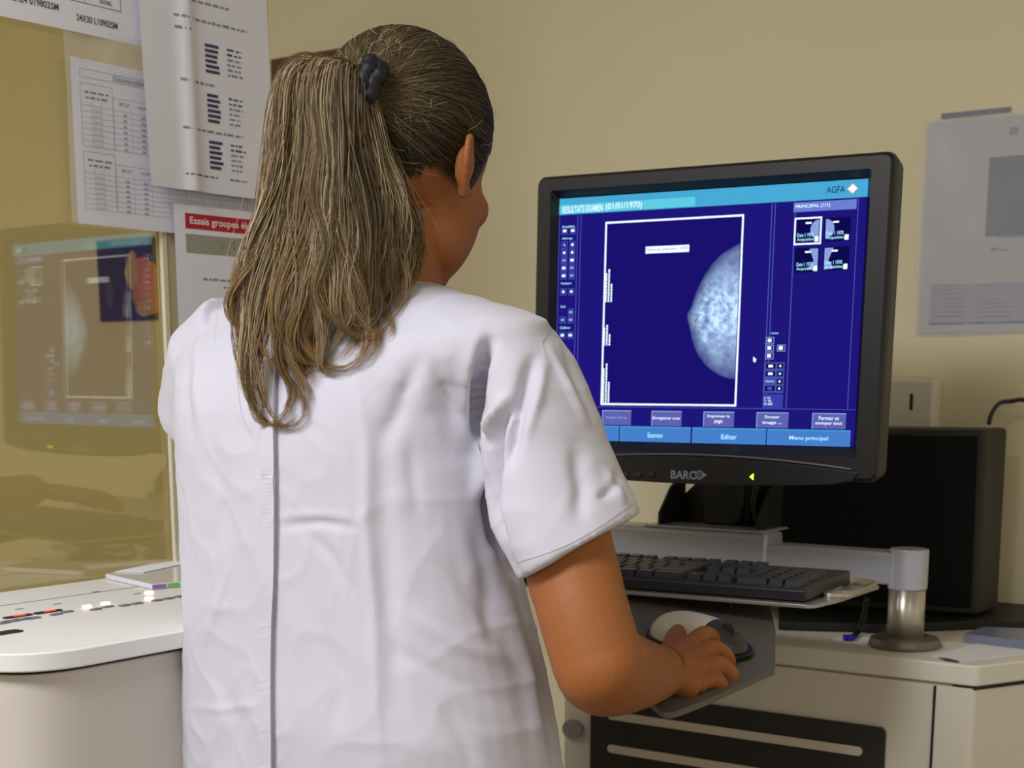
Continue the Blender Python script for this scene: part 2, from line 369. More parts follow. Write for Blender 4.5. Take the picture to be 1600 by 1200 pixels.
# ------------------------------------------------------------------ console on the left
m_con = mat('console_top', (236, 236, 232), .42, var=.01); m_body = mat('console_body', (206, 199, 188), .5); m_dark = mat('dark_gap', (28, 28, 30), .7)
CZ = 1.02
cons = empty('control_console', GF(1.0, 0, .2), 'white control console with indicator lamps along the glass screen', 'console')
ce = (PZ(287, 985, CZ)-GO); a_r = ce.dot(G)+.26; c_f = ce.dot(NG)
a_l = (PZ(20, 1024, CZ)-GO).dot(G)-.012
def cpoly(ins, rad): return round_poly([(a_l+ins, .004), (a_r-ins, .004), (a_r-ins, c_f-ins), (a_l+ins, c_f-ins)], [.005, .005, .02, rad], 12)
GH = lambda a, c, z: GF(a, z, c)
def PRC(mb, pts, z0, z1, m): 
    n = len(pts); mb.add([GF(a, z0, c) for a, c in pts]+[GF(a, z1, c) for a, c in pts], [tuple(range(n)), tuple(range(n,2*n))[::-1]]+[(i,n+i,n+(i+1)%n,(i+1)%n) for i in range(n)], m)
b = MB(); PRC(b, cpoly(.010, .075), 0, CZ-.022, m_body); b.build('body', cons, bevel=.002)
b = MB(); PRC(b, cpoly(.014, .07), CZ-.024, CZ-.018, m_dark); b.build('gap_strip', cons)
b = MB(); PRC(b, cpoly(0, .085), CZ-.018, CZ, m_con); b.build('worktop', cons, bevel=.002)
TF = Fr(Vector((GO.x, GO.y, CZ)), G, NG, UP)       # flat frame of the console top: a along, b towards room, c up
def tpix(px, py): p = PZ(px, py, CZ)-GO; return p.dot(G), p.dot(NG)
m_g1 = mat('key_grey', (120,124,128), .5); m_g2 = mat('key_black', (38,38,42), .4); m_ledr = emis('led_red', (255, 60, 40), 1.6); m_ledw = emis('led_glow', (255, 190, 170), 3.0)
b = MB(); a, c = tpix(60, 940); a2, c2 = tpix(285, 905)
box(b, TF, a-.5+.25, a_r-.02, c-.05+.045, c-.05+.0455, 0, .0006, m_g1); b.build('groove', cons)
def flatkey(name, px, py, l, w, m, hgt=.0016, up=0):
    b = MB(); a, c = tpix(px, py); pts = rrect(a-l/2, a+l/2, c-w/2, c+w/2, min(l, w)*.25, 3); prism(b, pts, up, hgt, m, TF); return b.build(name, cons)
for px, py in ((8, 973), (22, 970), (40, 967), (57, 965)): flatkey('key', px-6, py+2, .018, .008, m_g1)
for px, py in ((88, 961), (105, 957), (150, 953), (168, 949), (195, 947), (214, 944), (246, 939), (264, 936), (281, 933)): flatkey('key', px, py, .014, .007, m_g1)
for px, py in ((28, 964), (75, 957)):
    flatkey('display', px, py, .034, .008, m_g2); flatkey('indicator_lamp', px+3, py, .014, .004, m_ledr, .0022)
for px, py in ((136, 950), (165, 945), (233, 937), (233, 928)): flatkey('indicator_lamp', px, py, .010, .006, m_ledw, .003)
for px, py in ((150, 925), (90, 944), (30, 952), (215, 928)): flatkey('marking', px, py, .010, .003, m_g1, .0006)
flatkey('slot', -2, 991, .05, .016, mat('slot_black', (30,24,20), .5), .0012)
# flat media box and card on the console
b = MB(); A = [tpix(*q) for q in ((165, 905), (238, 922), (300, 916), (300, 884), (255, 887))]
pts = [(x, y) for x, y in A]; prism(b, pts, .0006, .007, mat('case_clear', (225,228,240), .15, coat=.6), TF)
mag = MB(); o = b.build('disc_case', bevel=.001); tag(o, 'flat pale disc case with a coloured edge lying on the console', 'disc case')
f0, f1 = [TF(x, y, 0) for x, y in (A[1], A[2])]; e = (f1-f0).normalized(); nn = Vector((e.y, -e.x, 0)); nn = nn if nn.y < 0 else -nn
fe = Fr(f0, e, UP, nn)
mag.add([fe(.0, .0015, .0005), fe(.018, .0015, .0005), fe(.018, .006, .0005), fe(.0, .006, .0005)], [(0,1,2,3)], mat('edge_purple', (150,110,170), .5))
mag.add([fe(.02, .0015, .0005), fe(.036, .0015, .0005), fe(.036, .006, .0005), fe(.02, .006, .0005)], [(0,1,2,3)], mat('edge_green', (120,200,90), .5))
mag.build('edge_label', o)
S0 = tpix(222, 893)
b = MB(); prism(b, [tpix(180, 903), tpix(262, 886), tpix(300, 880), tpix(300, 888), tpix(225, 904)], .0075, .0083, m_white, TF); tag(b.build('paper_card'), 'white card lying on the disc case against the glass', 'card')
# ------------------------------------------------------------------ monitor
PM = math.radians(31); TL = math.radians(2.0)
mu = Vector((math.cos(PM), -math.sin(PM), 0)); mn0 = Vector((-math.sin(PM), -math.cos(PM), 0))
mn = (mn0*math.cos(TL)+UP*math.sin(TL)).normalized(); mv = mn.cross(mu).normalized(); mv = mv if mv.z > 0 else -mv
MO = Vector((.2335, 1.952, 1.3385)); MF = Fr(MO, mu, mv, mn)
SW, SH = .204, .153
mon = empty('monitor', MO-UP*.2, 'black flat medical monitor showing a breast scan in blue', 'monitor')
m_bez = mat('bezel_black', (25, 24, 24), .42, bump=.05, bscale=400); m_bez2 = mat('bezel_glossy', (46, 47, 52), .25)
x0, x1, y0, y1 = -SW-.028, SW+.033, -SH-.040, SH+.027
b = MB()  # outer shell: lofted rounded frame ring, front to back
def ringpts(e, z, r, inner=False): return [MF(a, c, z) for a, c in rrect(x0-e, x1+e, y0-e, y1+e, r, 6)]
def chin(pts): return pts
outer = [(-.004, .012, .008), (.0, .008, .012), (.001, 0, .012), (-.002, -.03, .013), (-.012, -.045, .02), (-.06, -.062, .03)]
R = [ringpts(e, z, r) for e, z, r in outer]; n = len(R[0]); vs = [p for r in R for p in r]
fs = [(i*n+k, (i+1)*n+k, (i+1)*n+(k+1)%n, i*n+(k+1)%n) for i in range(len(R)-1) for k in range(n)]; fs.append(tuple((len(R)-1)*n+k for k in range(n))[::-1])
inn = [MF(a, c, .012) for a, c in rrect(-SW-.007, SW+.007, -SH-.012, SH+.009, .003, 6)]; inn2 = [MF(a, c, -.0005) for a, c in rrect(-SW-.0005, SW+.0005, -SH-.0005, SH+.0005, .001, 6)]
k0 = len(vs); vs += inn+inn2
fs += [(k, (k+1)%n, k0+(k+1)%n, k0+k) for k in range(n)]+[(k0+k, k0+(k+1)%n, k0+n+(k+1)%n, k0+n+k) for k in range(n)]
b.add(vs, fs, m_bez); b.build('bezel', mon)
# highlight along the chin, put in as a thin grey tube, and lip
b = MB(); pts = [MF(x0+.03+(x1-x0-.06)*t, y0+.026-.012*(2*t-1)**2, .0145) for t in np.linspace(0, 1, 30)]
tube(b, pts, .0010, mat('glint_grey', (120,120,126), .3)); b.build('glint_line', mon, smooth=True)
b = MB(); ch = [(x0+.02+(x1-x0-.04)*t, y0+.0225-.012*(2*t-1)**2) for t in np.linspace(0, 1, 30)]
low = [(x1-.03-(x1-x0-.06)*t, y0-.0015-.009*math.sin(math.pi*t)**.6 if 0 < t < 1 else y0) for t in np.linspace(0, 1, 20)]
prism(b, ch+low, .008, .0138, m_bez, MF); b.build('chin_panel', mon, bevel=.001)
def mpix(px, py, c=0): p = on_plane(px, py, MO+mn*c, mn)-MO; return p.dot(mu), p.dot(mv)
for px in (953, 976, 996, 1017):
    a, c = mpix(px, 742, .015); b = MB(); prism(b, rrect(a-.0055, a+.0055, c-.003, c+.003, .0025, 4), .0135, .0165, m_bez2, MF); b.build('button', mon, bevel=.0008)
a, c = mpix(1175, 745, .015); b = MB(); b.add([MF(a-.0035, c, .0142), MF(a+.0015, c-.004, .0142), MF(a+.0015, c+.004, .0142)], [(0,1,2)], emis('led_green', (150,255,40), 4)); b.build('power_lamp', mon)
b = MB(); a, c = mpix(1048, 748, .014); a2, c2 = mpix(1088, 736, .014); m_logo = mat('logo_silver', (150,160,175), .4)
text(b, MF, 'BARC', a, a2, c, c2, .0142, m_logo, .02)
a, c = mpix(1093, 742, .014)
for r0, r1 in ((.0056, .0042), (.0028, .0018)):
    n = 28; ps = [MF(a+r*math.cos(2*math.pi*i/n), c+r*math.sin(2*math.pi*i/n), .0142) for r in (r0, r1) for i in range(n)]
    b.add(ps, [(i, (i+1)%n, n+(i+1)%n, n+i) for i in range(n)], m_logo)
b.add([MF(a+.0054, c+.003, .0142), MF(a+.0054, c-.003, .0142), MF(a+.0095, c, .0142)], [(0,1,2)], m_logo)
b.build('logo', mon)
# screen
b = MB(); EB = emis('scr_back', (30, 22, 122), 1.0); quad(b, MF, -SW, SW, -SH, SH, 0, EB)
Z_ = [.0001]
def scr(x0, x1, y0, y1, m, lay=1):
    """rectangle on the screen given by photo pixels measured on the screen (mid height of its edges)"""
    A, B = mpix(x0, y1), mpix(x1, y0); Ax, Bx = mpix(x0, (y0+y1)/2), mpix(x1, (y0+y1)/2)
    quad(b, MF, Ax[0], Bx[0], min(A[1], B[1]), max(A[1], B[1]), .00012*lay, m)
# rather than pixels, most layout is in screen fractions u (0..1 right), v (0..1 down)
def su(u): return -SW+2*SW*u
def sv(v): return SH-2*SH*v
def R_(u0, u1, v0, v1, m, lay=1): quad(b, MF, su(u0), su(u1), sv(v1), sv(v0), .00012*lay, m)
def T_(s, u0, u1, v0, v1, m, lay=3): text(b, MF, s, su(u0), su(u1), sv(v1), sv(v0), .00012*lay, m, .01)
def F_(u0, u1, v0, v1, t, m, lay=2):
    tv = t*SW/SH; R_(u0, u1, v0, v0+tv, m, lay); R_(u0, u1, v1-tv, v1, m, lay); R_(u0, u0+t, v0, v1, m, lay); R_(u1-t, u1, v0, v1, m, lay)
E = emis
cy, cy2, wh = E('scr_cyan', (72, 170, 214), 1.0), E('scr_cyan2', (96, 205, 226), 1.0), E('scr_white', (225, 240, 255), 1.25)
ln, lb, bl, bt, bd = E('scr_line', (82, 92, 190), 1.0), E('scr_lblue', (140, 165, 225), 1.0), E('scr_tab', (70, 128, 205), 1.0), E('scr_btn', (96, 98, 178), 1.0), E('scr_dark', (14, 10, 78), 1.0)
tt = E('scr_teal', (170, 235, 255), 1.2)
def uv(px, py):
    a, c = mpix(px, py); return (a+SW)/(2*SW), (SH-c)/(2*SH)
R_(0, 1, 0, .066, cy); u1 = uv(1086, 320)[0]; R_(0, u1, .026, .062, cy2, 2); 
T_('RESULTATS EXAMEN', .012, .155, .032, .060, wh); T_('(01/01/1970)', .165, .290, .030, .062, wh)
ua = uv(1291, 307)[0]; ub = uv(1320, 307)[0]; T_('AGFA', ua, ub, .02, .045, E('scr_navy', (28, 60, 110), 1)); 
ud = uv(1332, 304)[0]; dq = E('scr_red', (240,190,200), 1.2)
b.add([MF(su(ud-.016), sv(.033), .0004), MF(su(ud), sv(.052), .0004), MF(su(ud+.016), sv(.033), .0004), MF(su(ud), sv(.014), .0004)], [(0,1,2,3)], dq)
b.add([MF(su(ud-.011), sv(.033), .0005), MF(su(ud), sv(.047), .0005), MF(su(ud+.011), sv(.033), .0005), MF(su(ud), sv(.019), .0005)], [(0,1,2,3)], wh)
# left tool column
uc = uv(906, 400)[0]; uc0 = uv(901, 400)[0]
R_(uc0, uc0+.002, .07, .86, ln); R_(uc, uc+.002, .07, .86, ln); R_(.0, .002, .07, .86, ln)
def vat(py, px=885): return uv(px, py)[1]
T_('Annotation', .012, .056, vat(354)-.005, vat(354)+.005, tt); T_('Affichage', .012, .05, vat(373)-.005, vat(373)+.005, tt)
T_('Reglages', .012, .05, vat(443)-.005, vat(443)+.005, tt); T_('Outils', .012, .03, vat(479)-.005, vat(479)+.005, tt); T_('Calibrer', .012, .05, vat(512)-.005, vat(512)+.005, tt)
for py in (361, 383, 395, 407, 419, 431, 456, 488, 500, 524):
    v = vat(py)
    for (q0, q1) in ((.010, .032), (.040, .060)):
        if py == 488 and q0 < .02: continue
        F_(q0, q1, v-.014, v+.014, .002, ln, 2); w_ = .004 if py in (383, 395, 456) else .006
        R_((q0+q1)/2-w_, (q0+q1)/2+w_, v-.006, v+.005, wh if random.random() < .7 else lb, 3)
# scan frame
fa, fb = uv(942, 500)[0], uv(1156, 500)[0]; ft, fbm = uv(1050, 341)[1], uv(1050, 634)[1]
F_(fa, fb, ft, fbm, .006, wh, 2); R_(fa+.007, fb-.007, ft+.008, fbm-.008, E('scr_deep', (26, 16, 110), 1.0), 3)
def VT(u, v0, v1, n=3, w=.0055):
    k = 0
    for i in range(n):
        t = v0+(v1-v0)*(0 if i == 1 else .12 if i == 0 else .45)
        v = t
        while v < v1:
            l = random.uniform(.008, .016); R_(u+i*.0095, u+i*.0095+w, v, min(v+l*.85, v1), wh, 4); v += l
VT(fa+.006, vat(421, 945), vat(472, 945)); VT(fa+.004, vat(508, 945), vat(540, 945), 3); VT(fa+.006, vat(568, 945), vat(632, 945), 3)
p0 = uv(1009, 391); p1 = uv(1077, 391); R_(p0[0], p1[0], p0[1]-.014, p0[1]+.014, wh, 4); T_('Nom et prenom : 1970', p0[0]+.004, p1[0]-.004, p0[1]-.007, p0[1]+.007, E('scr_tx', (130,140,200), 1), 5)
# the scan itself: smooth picture on the glass
outl = [(1157, 380), (1128, 397), (1106, 422), (1090, 452), (1080, 480), (1074, 492), (1077, 510), (1086, 545), (1104, 572), (1128, 588), (1150, 593)]
outl = [uv(p.x, p.y) for p in smooth_path([Vector((x, y, 0)) for x, y in outl], 6)]
for i in range(1, len(outl)): outl[i] = (outl[i][0], max(outl[i][1], outl[i-1][1]+1e-5))
def edge_u(v):
    for i in range(len(outl)-1):
        if outl[i][1] <= v <= outl[i+1][1]:
            t = (v-outl[i][1])/max(1e-6, outl[i+1][1]-outl[i][1]); return outl[i][0]*(1-t)+outl[i+1][0]*t
    return None
me = bpy.data.meshes.new('scan_image'); NV, NU = 170, 90; vv = []; cc = []; ur = fb-.008
for j in range(NV+1):
    v = outl[0][1]+(outl[-1][1]-outl[0][1])*j/NV*.999+1e-5; eu = edge_u(v)
    for i in range(NU+1):
        u = eu+(ur-eu)*i/NU; vv.append(MF(su(u), sv(v), .0006)); d = (u-eu); dd = min(d, (v-outl[0][1])*.6, (outl[-1][1]-v)*.6)
        base = .05+.62*max(0, min(1, dd/.085))**.6; P3 = Vector((u*30, v*22, 0)); nz = noise.fractal(P3, .8, 2.1, 6); rg = abs(noise.noise(Vector((u*26, v*20+3, 5)))+.5*noise.noise(Vector((u*60, v*50, 2))))
        core = math.exp(-((v-(outl[0][1]+outl[-1][1])/2)/.14)**2)*min(1, d/.04)
        val = base*(.72+.30*nz)+core*1.25*(.35*max(0, 1-rg*2.6)+.28+.35*noise.fractal(Vector((u*55, v*42, 9)), .6, 2.2, 5))
        val = max(0, min(1.2, val)); lo = Vector(lin((26,16,110))); hi = Vector(lin((178,210,250))); c3 = lo.lerp(hi, min(1, val)) if val < 1 else hi*(1+2*(val-1))
        cc += [c3.x, c3.y, c3.z, 1]
W1 = NU+1; me.from_pydata([tuple(p) for p in vv], [], [(j*W1+i, (j+1)*W1+i, (j+1)*W1+i+1, j*W1+i+1) for j in range(NV) for i in range(NU)])
ca = me.color_attributes.new('Col', 'FLOAT_COLOR', 'POINT'); ca.data.foreach_set('color', cc)
ms = E('scr_scan', (255,255,255), 1.0); at = ms.node_tree.nodes.new('ShaderNodeVertexColor'); at.layer_name = 'Col'; ms.node_tree.links.new(at.outputs[0], ms.node_tree.nodes['Emission'].inputs[0])
me.materials.append(ms); scan_me = me
# right columns
ul, um, un = uv(1200, 500)[0], uv(1203, 500)[0], uv(1234, 500)[0]
for q in (ul-.004, um, un): R_(q, q+.0025, .07, .86, ln)
T_('Imprimer', um+.006, um+.03, vat(521, 1200)-.005, vat(521, 1200)+.005, tt)
def pq(px): return uv(px, 570)[0]
for py in (532, 544, 556):
    v = vat(py, 1210); F_(pq(1195), pq(1208), v-.013, v+.013, .002, lb, 2); R_(pq(1198), pq(1204), v-.007, v+.006, wh, 3)
    if py == 544: F_(pq(1213), pq(1226), v-.013, v+.013, .002, lb, 2); R_(pq(1216), pq(1222), v-.008, v+.007, wh, 3)
R_(pq(1194), pq(1226), vat(566, 1210), vat(614, 1210), E('scr_panel', (74,80,170), 1), 2)
for py in (572, 584, 596, 607):
    v = vat(py, 1210)
    if py != 596: R_(pq(1197), pq(1212), v-.010, v+.010, bd, 3); R_(pq(1201), pq(1208), v-.005, v+.005, wh if py != 607 else ln, 4)
    else: T_('Options', pq(1197), pq(1211), v-.005, v+.005, tt, 3)
    R_(pq(1215), pq(1224), v-.010, v+.010, bd, 3); R_(pq(1218), pq(1221), v-.004, v+.004, wh, 4)
R_(pq(1194), pq(1226), vat(616, 1210), .86, E('scr_btn2', (58,66,170), 1), 2)
for k, s in enumerate(('X: 123', 'Y: 45', 'W: 4095')): v = vat(620, 1210)+.012*k; T_(s, pq(1196), pq(1206+2*k), v, v+.009, wh, 4)
R_(0, 1, .857, .859, ln)
cu, cv_ = uv(1179, 562); b.add([MF(su(cu-.004), sv(cv_-.012), .0005), MF(su(cu-.004), sv(cv_+.006), .0005), MF(su(cu+.003), sv(cv_+.012), .0005), MF(su(cu+.006), sv(cv_-.002), .0005)], [(0,1,2,3)], wh)
# thumbnails
ta, tb = uv(1240, 330)[0], uv(1338, 330)[0]; R_(ta, tb, .072, .108, E('scr_lilac', (110,128,214), 1), 2); T_('PRINCIPAL (1/1)', ta+.006, ta+.11, .081, .097, wh, 4)
R_(tb+.004, tb+.006, .07, .86, ln)
def thumb(px0, px1, py0, py1, side, kind):
    u0, v0 = uv(px0, py0); u1, v1 = uv(px1, py1); R_(u0, u1, v0, v1, bd, 2)
    n = 14; s = -1 if side else 1; ux = u1-.004 if side else u0+.004; vm = v0+(v1-v0)*.45
    if kind == 0: pts = [(ux+s*.026*math.cos(t), vm+.036*math.sin(t)) for t in [math.pi*(i/n-.5) for i in range(n+1)]]
    else: pts = [(ux, v0+.004), (ux+s*.026, v0+.004), (ux+s*.012, v0+.05), (ux+s*.03, v0+.08), (ux, v0+.085)]
    q = [MF(su(a), sv(c), .00036) for a, c in pts]; b.add(q if not side else q[::-1], [tuple(range(len(q)))], lb)
    um_ = u0+.03 if side else u0+.025; R_(um_, um_+.018, v0+.012, v0+.019, wh, 4)
    T_('Date 1 1970', u0+.006, u1-.02, v1-.038, v1-.024, tt, 5); T_('Acquisition', u0+.006, u1-.014, v1-.020, v1-.006, tt, 5); R_(u1-.016, u1-.004, v1-.024, v1-.004, wh, 5)
    if side and kind == 0: F_(u0-.004, u1+.004, v0-.006, v1+.006, .005, wh, 6)
thumb(1244, 1281, 343, 379, True, 0); thumb(1289, 1328, 341, 376, False, 0); thumb(1243, 1279, 388, 425, True, 1); thumb(1287, 1326, 386, 422, False, 1)
# buttons and tabs
for (q0, q1, s, dim) in ((941, 986, 'Imager/Stop', 1), (1018, 1065, 'Enregistrer sous', 0), (1099, 1147, 'Imprimer la|page', 0), (1182, 1232, 'Envoyer|image ...', 0), (1269, 1322, 'Fermer et|envoyer tout', 0)):
    u0, u1 = uv(q0, 655)[0], uv(q1, 655)[0]; R_(u0, u1, .872, .933, bt, 2); R_(u0, u1, .872, .876, lb, 3); R_(u0, u0+.003, .872, .933, lb, 3)
    L_ = s.split('|')
    for k, t in enumerate(L_):
        w = (u1-u0)*min(.9, .066*len(t)); vm = .902 if len(L_) == 1 else .891+.022*k; T_(t, (u0+u1)/2-w/2, (u0+u1)/2+w/2, vm-.007, vm+.008, lb if dim else wh, 4)
for (q0, q1, s) in ((860, 968, 'Accueil'), (969, 1080, 'Examen'), (1082, 1198, 'Editer'), (1199, 1330, 'Menu principal')):
    u0, u1 = max(0, uv(q0, 682)[0]), min(1, uv(q1, 682)[0]); R_(u0, u1-.002, .937, 1, bl, 2); R_(u0, u1-.002, .937, .941, cy, 3); R_(u0, u0+.002, .937, 1, cy, 3)
    w = .0085*len(s); T_(s, (u0+u1)/2-w/2, (u0+u1)/2+w/2, .962, .982, tt, 4)
so = b.build('screen', mon); so['label'] = 'lit blue screen with a breast scan, tool icons and tabs'
scan_me.transform(wm(so).inverted()); o = bpy.data.objects.new('scan_image', scan_me); COL.objects.link(o); o.parent = so
# ------------------------------------------------------------------ cabinet
m_cab = mat('cabinet_white', (222, 215, 198), .5, var=.015); m_cabt = mat('cabinet_top', (226, 221, 206), .42); m_pan = mat('vent_black', (44, 42, 40), .55)
CT = .925; CC = PZ(1527, 1041, CT); CD = Vector((-.82, .572, 0)).normalized(); CN = Vector((-CD.y, CD.x, 0)); CN = CN if CN.y < 0 else -CN
CF = Fr(Vector((CC.x, CC.y, 0)), -CD, UP, CN)      # a negative to the left along the front, b height, c out
CR = Vector((.87, .48, 0)).normalized()
def c2(a, c): p = CF(a, 0, c); return (p.x, p.y)
def cabpoly(ins):
    C0 = Vector((CC.x, CC.y)); back = Vector((-CN.x, -CN.y)); L0 = C0+Vector((CD.x, CD.y))*.60; R0 = C0+Vector((CR.x, CR.y))*.22
    p = [L0, C0, R0, R0+back*.16, L0+back*.30]
    cen = sum(p, Vector((0,0)))/5; return [tuple(q+(cen-q).normalized()*ins) for q in p]
cab = empty('cabinet', (CC.x-.1, CC.y+.2, 0), 'off-white equipment cabinet with a dark vented front panel under the monitor', 'cabinet')
b = MB(); prism(b, round_poly(cabpoly(.004), [.01,.006,.006,.01,.01]), .0, CT-.029, m_cab); b.build('body', cab, smooth=False)
b = MB(); prism(b, round_poly(cabpoly(.0055), 0), CT-.03, CT-.025, mat('gap_soft', (150,142,126), .7)); b.build('gap_strip', cab)
b = MB(); prism(b, round_poly(cabpoly(0), [.012,.008,.006,.01,.01]), CT-.026, CT, m_cabt); b.build('cabinet_top', cab, bevel=.003)
def cpix(px, py, c=0): p = on_plane(px, py, CC+CN*c, CN)-CC; return p.dot(-CD), p.z+CC.z
a_l_, _ = cpix(925, 1120); a_r_, zt = cpix(1385, 1137)
b = MB(); prism(b, rrect(a_l_, a_r_, .30, zt, .008, 5), .0, .004, m_pan, CF); b.build('vent_panel', cab)
m_slot = mat('vent_slat', (214, 206, 186), .5)
z = cpix(1340, 1172)[1]
for k in range(9):
    zz = z-.048*k; b = MB(); prism(b, rrect(a_l_+.03+(.0 if k else 0), a_r_-.028, zz-.006, zz+.006, .0058, 5), .004, .0075, m_slot, CF); b.build('vent_slat', cab, bevel=.001)
ad = cpix(1459, 1100)[0]
b = MB(); C0_ = Vector((CC.x, CC.y)); pr2 = [c2(ad, -.0035), c2(-.002, -.0035), tuple(C0_+Vector((CR.x, CR.y))*.21-Vector((CN.x, CN.y))*.004), tuple(C0_+Vector((CR.x, CR.y))*.21-Vector((CN.x, CN.y))*.1), c2(ad, -.1)]
prism(b, pr2, CT-.0305, CT-.0255, m_dark); b.build('door_top_gap', cab)
b = MB(); box(b, CF, ad-.0012, ad+.0012, 0, CT-.03, -.004, .0006, m_dark); b.build('door_gap', cab)
b = MB(); a, z = cpix(899, 1138); prism(b, [(a+.016*math.cos(t), z+.014*math.sin(t)) for t in np.linspace(0, 2*math.pi, 24, endpoint=False)], .002, .012, mat('knob_grey', (150,146,150), .5), CF); b.build('knob', cab, bevel=.002)
# ------------------------------------------------------------------ support arm
m_alu = mat('aluminium_paint', (188, 190, 202), .32, metal=.35); m_chr = mat('steel_satin', (205, 198, 186), .34, metal=.85)
HUB = PZ(1413, 1010, CT); m_chr.node_tree.nodes['Principled BSDF'].inputs['Anisotropic'].default_value = .8; m_chr.node_tree.nodes['Principled BSDF'].inputs['Anisotropic Rotation'].default_value = .25
AD = Vector((-.82, .572, 0)).normalized(); AN = Vector((-AD.y, AD.x, 0)); AN = AN if AN.y < 0 else -AN
arm = empty('support_arm', HUB, 'silver support arm on a steel post carrying the black monitor', 'support arm')
b = MB(); tube(b, [HUB+UP*q for q in (.0, .004, .012, .014)], [.045, .046, .043, .036], mat('flange_grey', (120,118,110), .4, metal=.5), 48); b.build('base_flange', arm, smooth=False, bevel=.001)
b = MB(); cyl(b, HUB+UP*.013, HUB+UP*.077, .0235, .0235, m_chr); b.build('post', arm, smooth=True)
b = MB(); cyl(b, HUB+UP*.075, HUB+UP*.127, .025, .025, m_alu); b.build('hub', arm, bevel=.002)
AF = Fr(HUB, AD, UP, AN)
b = MB(); box(b, AF, .0, .21, .080, .122, -.0235, .018, m_alu); b.build('lower_arm', arm, bevel=.004)
b = MB(); box(b, AF, .19, .47, .080, .136, -.034, .022, m_alu); b.build('crossbar', arm, bevel=.006)
b = MB(); p0 = PZ(1000, 822, HUB.z+.137)-HUB; p1 = PZ(1207, 830, HUB.z+.137)-HUB; A0, A1 = p1.dot(AD), p0.dot(AD)
box(b, AF, A0-.0, A1, .136, .139, -.06, .02, m_alu); b.build('mount_plate', arm, bevel=.001)
m_bk = mat('bracket_black', (26, 25, 24), .5)
b = MB(); am = (A0+A1)/2
for s in (A0+.012, A1-.02):
    prism(b, [(-.06, .139), (.012, .139), (.012, .155), (-.02, .19), (-.06, .21)], s-.002, s+.002, m_bk, lambda c, z, a: AF(a, z, c))
prism(b, [(A0+.02, .139), (A1-.005, .139), (A1-.01, .164), (A1-.045, .195), (A1-.06, .20), (A1-.06, .25), (A0+.025, .25), (A0+.025, .195)], -.058, -.05, m_bk, AF); b.build('bracket', arm)
b = MB(); pp = P(1140, 760, 2.06)-HUB; ap = pp.dot(AD); box(b, AF, A0+.045, A1-.065, .139, .33, -.052, -.03, m_bk); b.build('neck', arm, bevel=.004)
for dx in (-.016, .022):
    b = MB(); tube(b, smooth_path([AF(ap+dx, .30, -.02), AF(ap+dx*1.2, .23, -.018), AF(ap+dx*.5, .18, -.018), AF(ap+dx*.8, .143, -.022)]), .0055, mat('cable_black', (12,12,13), .4), 10); b.build('cable', arm, smooth=True)
b = MB(); q = P(1074, 807, 2.09)-HUB; cyl(b, AF(q.dot(AD), q.z, -.0495), AF(q.dot(AD), q.z, -.046), .003, .003, m_chr, 16); b.build('screw', arm)
# link arm hub -> keyboard tray (dark bracket below)
# ------------------------------------------------------------------ keyboard tray and keyboard
PK = math.radians(30); ku = Vector((math.cos(PK), -math.sin(PK), 0)); kv = Vector((math.sin(PK), math.cos(PK), 0))
KZ = 1.022; KO = PZ(1259, 941, KZ)                 # front right lower corner
KF = Fr(KO, ku, kv, UP)
m_tray = mat('tray_silver', (176,172,170), .3, metal=.6)
tray = empty('keyboard_tray', KF(-.2, .08, -.02), 'silver keyboard tray with a chrome loop handle at its right end', 'keyboard tray')
b = MB(); prism(b, round_poly([(.012, -.012), (.022, .05), (.028, .19), (-.46, .19), (-.46, -.012)], [.012,.02,.01,.01,.01]), -.0055, -.001, m_tray, KF); b.build('plate', tray, bevel=.001)
b = MB(); hz = KZ+.004
H = [PZ(*q, hz) for q in ((1283, 927), (1326, 928), (1374, 908), (1334, 900))]
def hpoly(s): 
    cen = sum(H, Vector((0,0,0)))/4; return round_poly([((cen+(h-cen)*s).x, (cen+(h-cen)*s).y) for h in H], .012*s if s > .8 else .006, 6)
o1, o2 = hpoly(1.0), hpoly(.62); n = len(o1)
vs = [(x, y, hz-.005) for x, y in o1]+[(x, y, hz-.005) for x, y in o2]+[(x, y, hz) for x, y in o1]+[(x, y, hz) for x, y in o2]
fs = []
for i in range(n):
    j = (i+1) % n; fs += [(i, n+i, n+j, j), (2*n+i, 2*n+j, 3*n+j, 3*n+i), (i, j, 2*n+j, 2*n+i), (n+i, 3*n+i, 3*n+j, n+j)]
b.add(vs, fs, m_chr); b.build('loop_handle', tray, bevel=.0012)
b = MB(); prism(b, [(KF(.02,.05,0).x, KF(.02,.05,0).y), (KF(.02,.12,0).x, KF(.02,.12,0).y), (H[3].x, H[3].y), (H[0].x, H[0].y)], KZ-.005, KZ-.001, m_tray); b.build('handle_bridge', tray)
b = MB(); box(b, KF, -.32, -.26, .10, .24, -.03, -.006, m_bk); box(b, KF, -.17, -.10, .03, .11, -.022, -.006, m_bk); b.build('under_bracket', tray, bevel=.002)
m_kb = mat('keyboard_black', (36, 37, 42), .38); m_key = mat('key_cap', (44, 46, 52), .42)
kb = empty('keyboard', KF(-.22, .08, 0), 'black full size computer keyboard on the silver tray', 'keyboard')
b = MB(); KW, KD = .452, .158
prism(b, [(-.001, 0), (-.001, .0135), (KD*.5, .0165), (KD, .0185), (KD, 0)], -KW, 0, m_kb, lambda y, z, x: KF(x, y, z)); b.build('case', kb, bevel=.003)
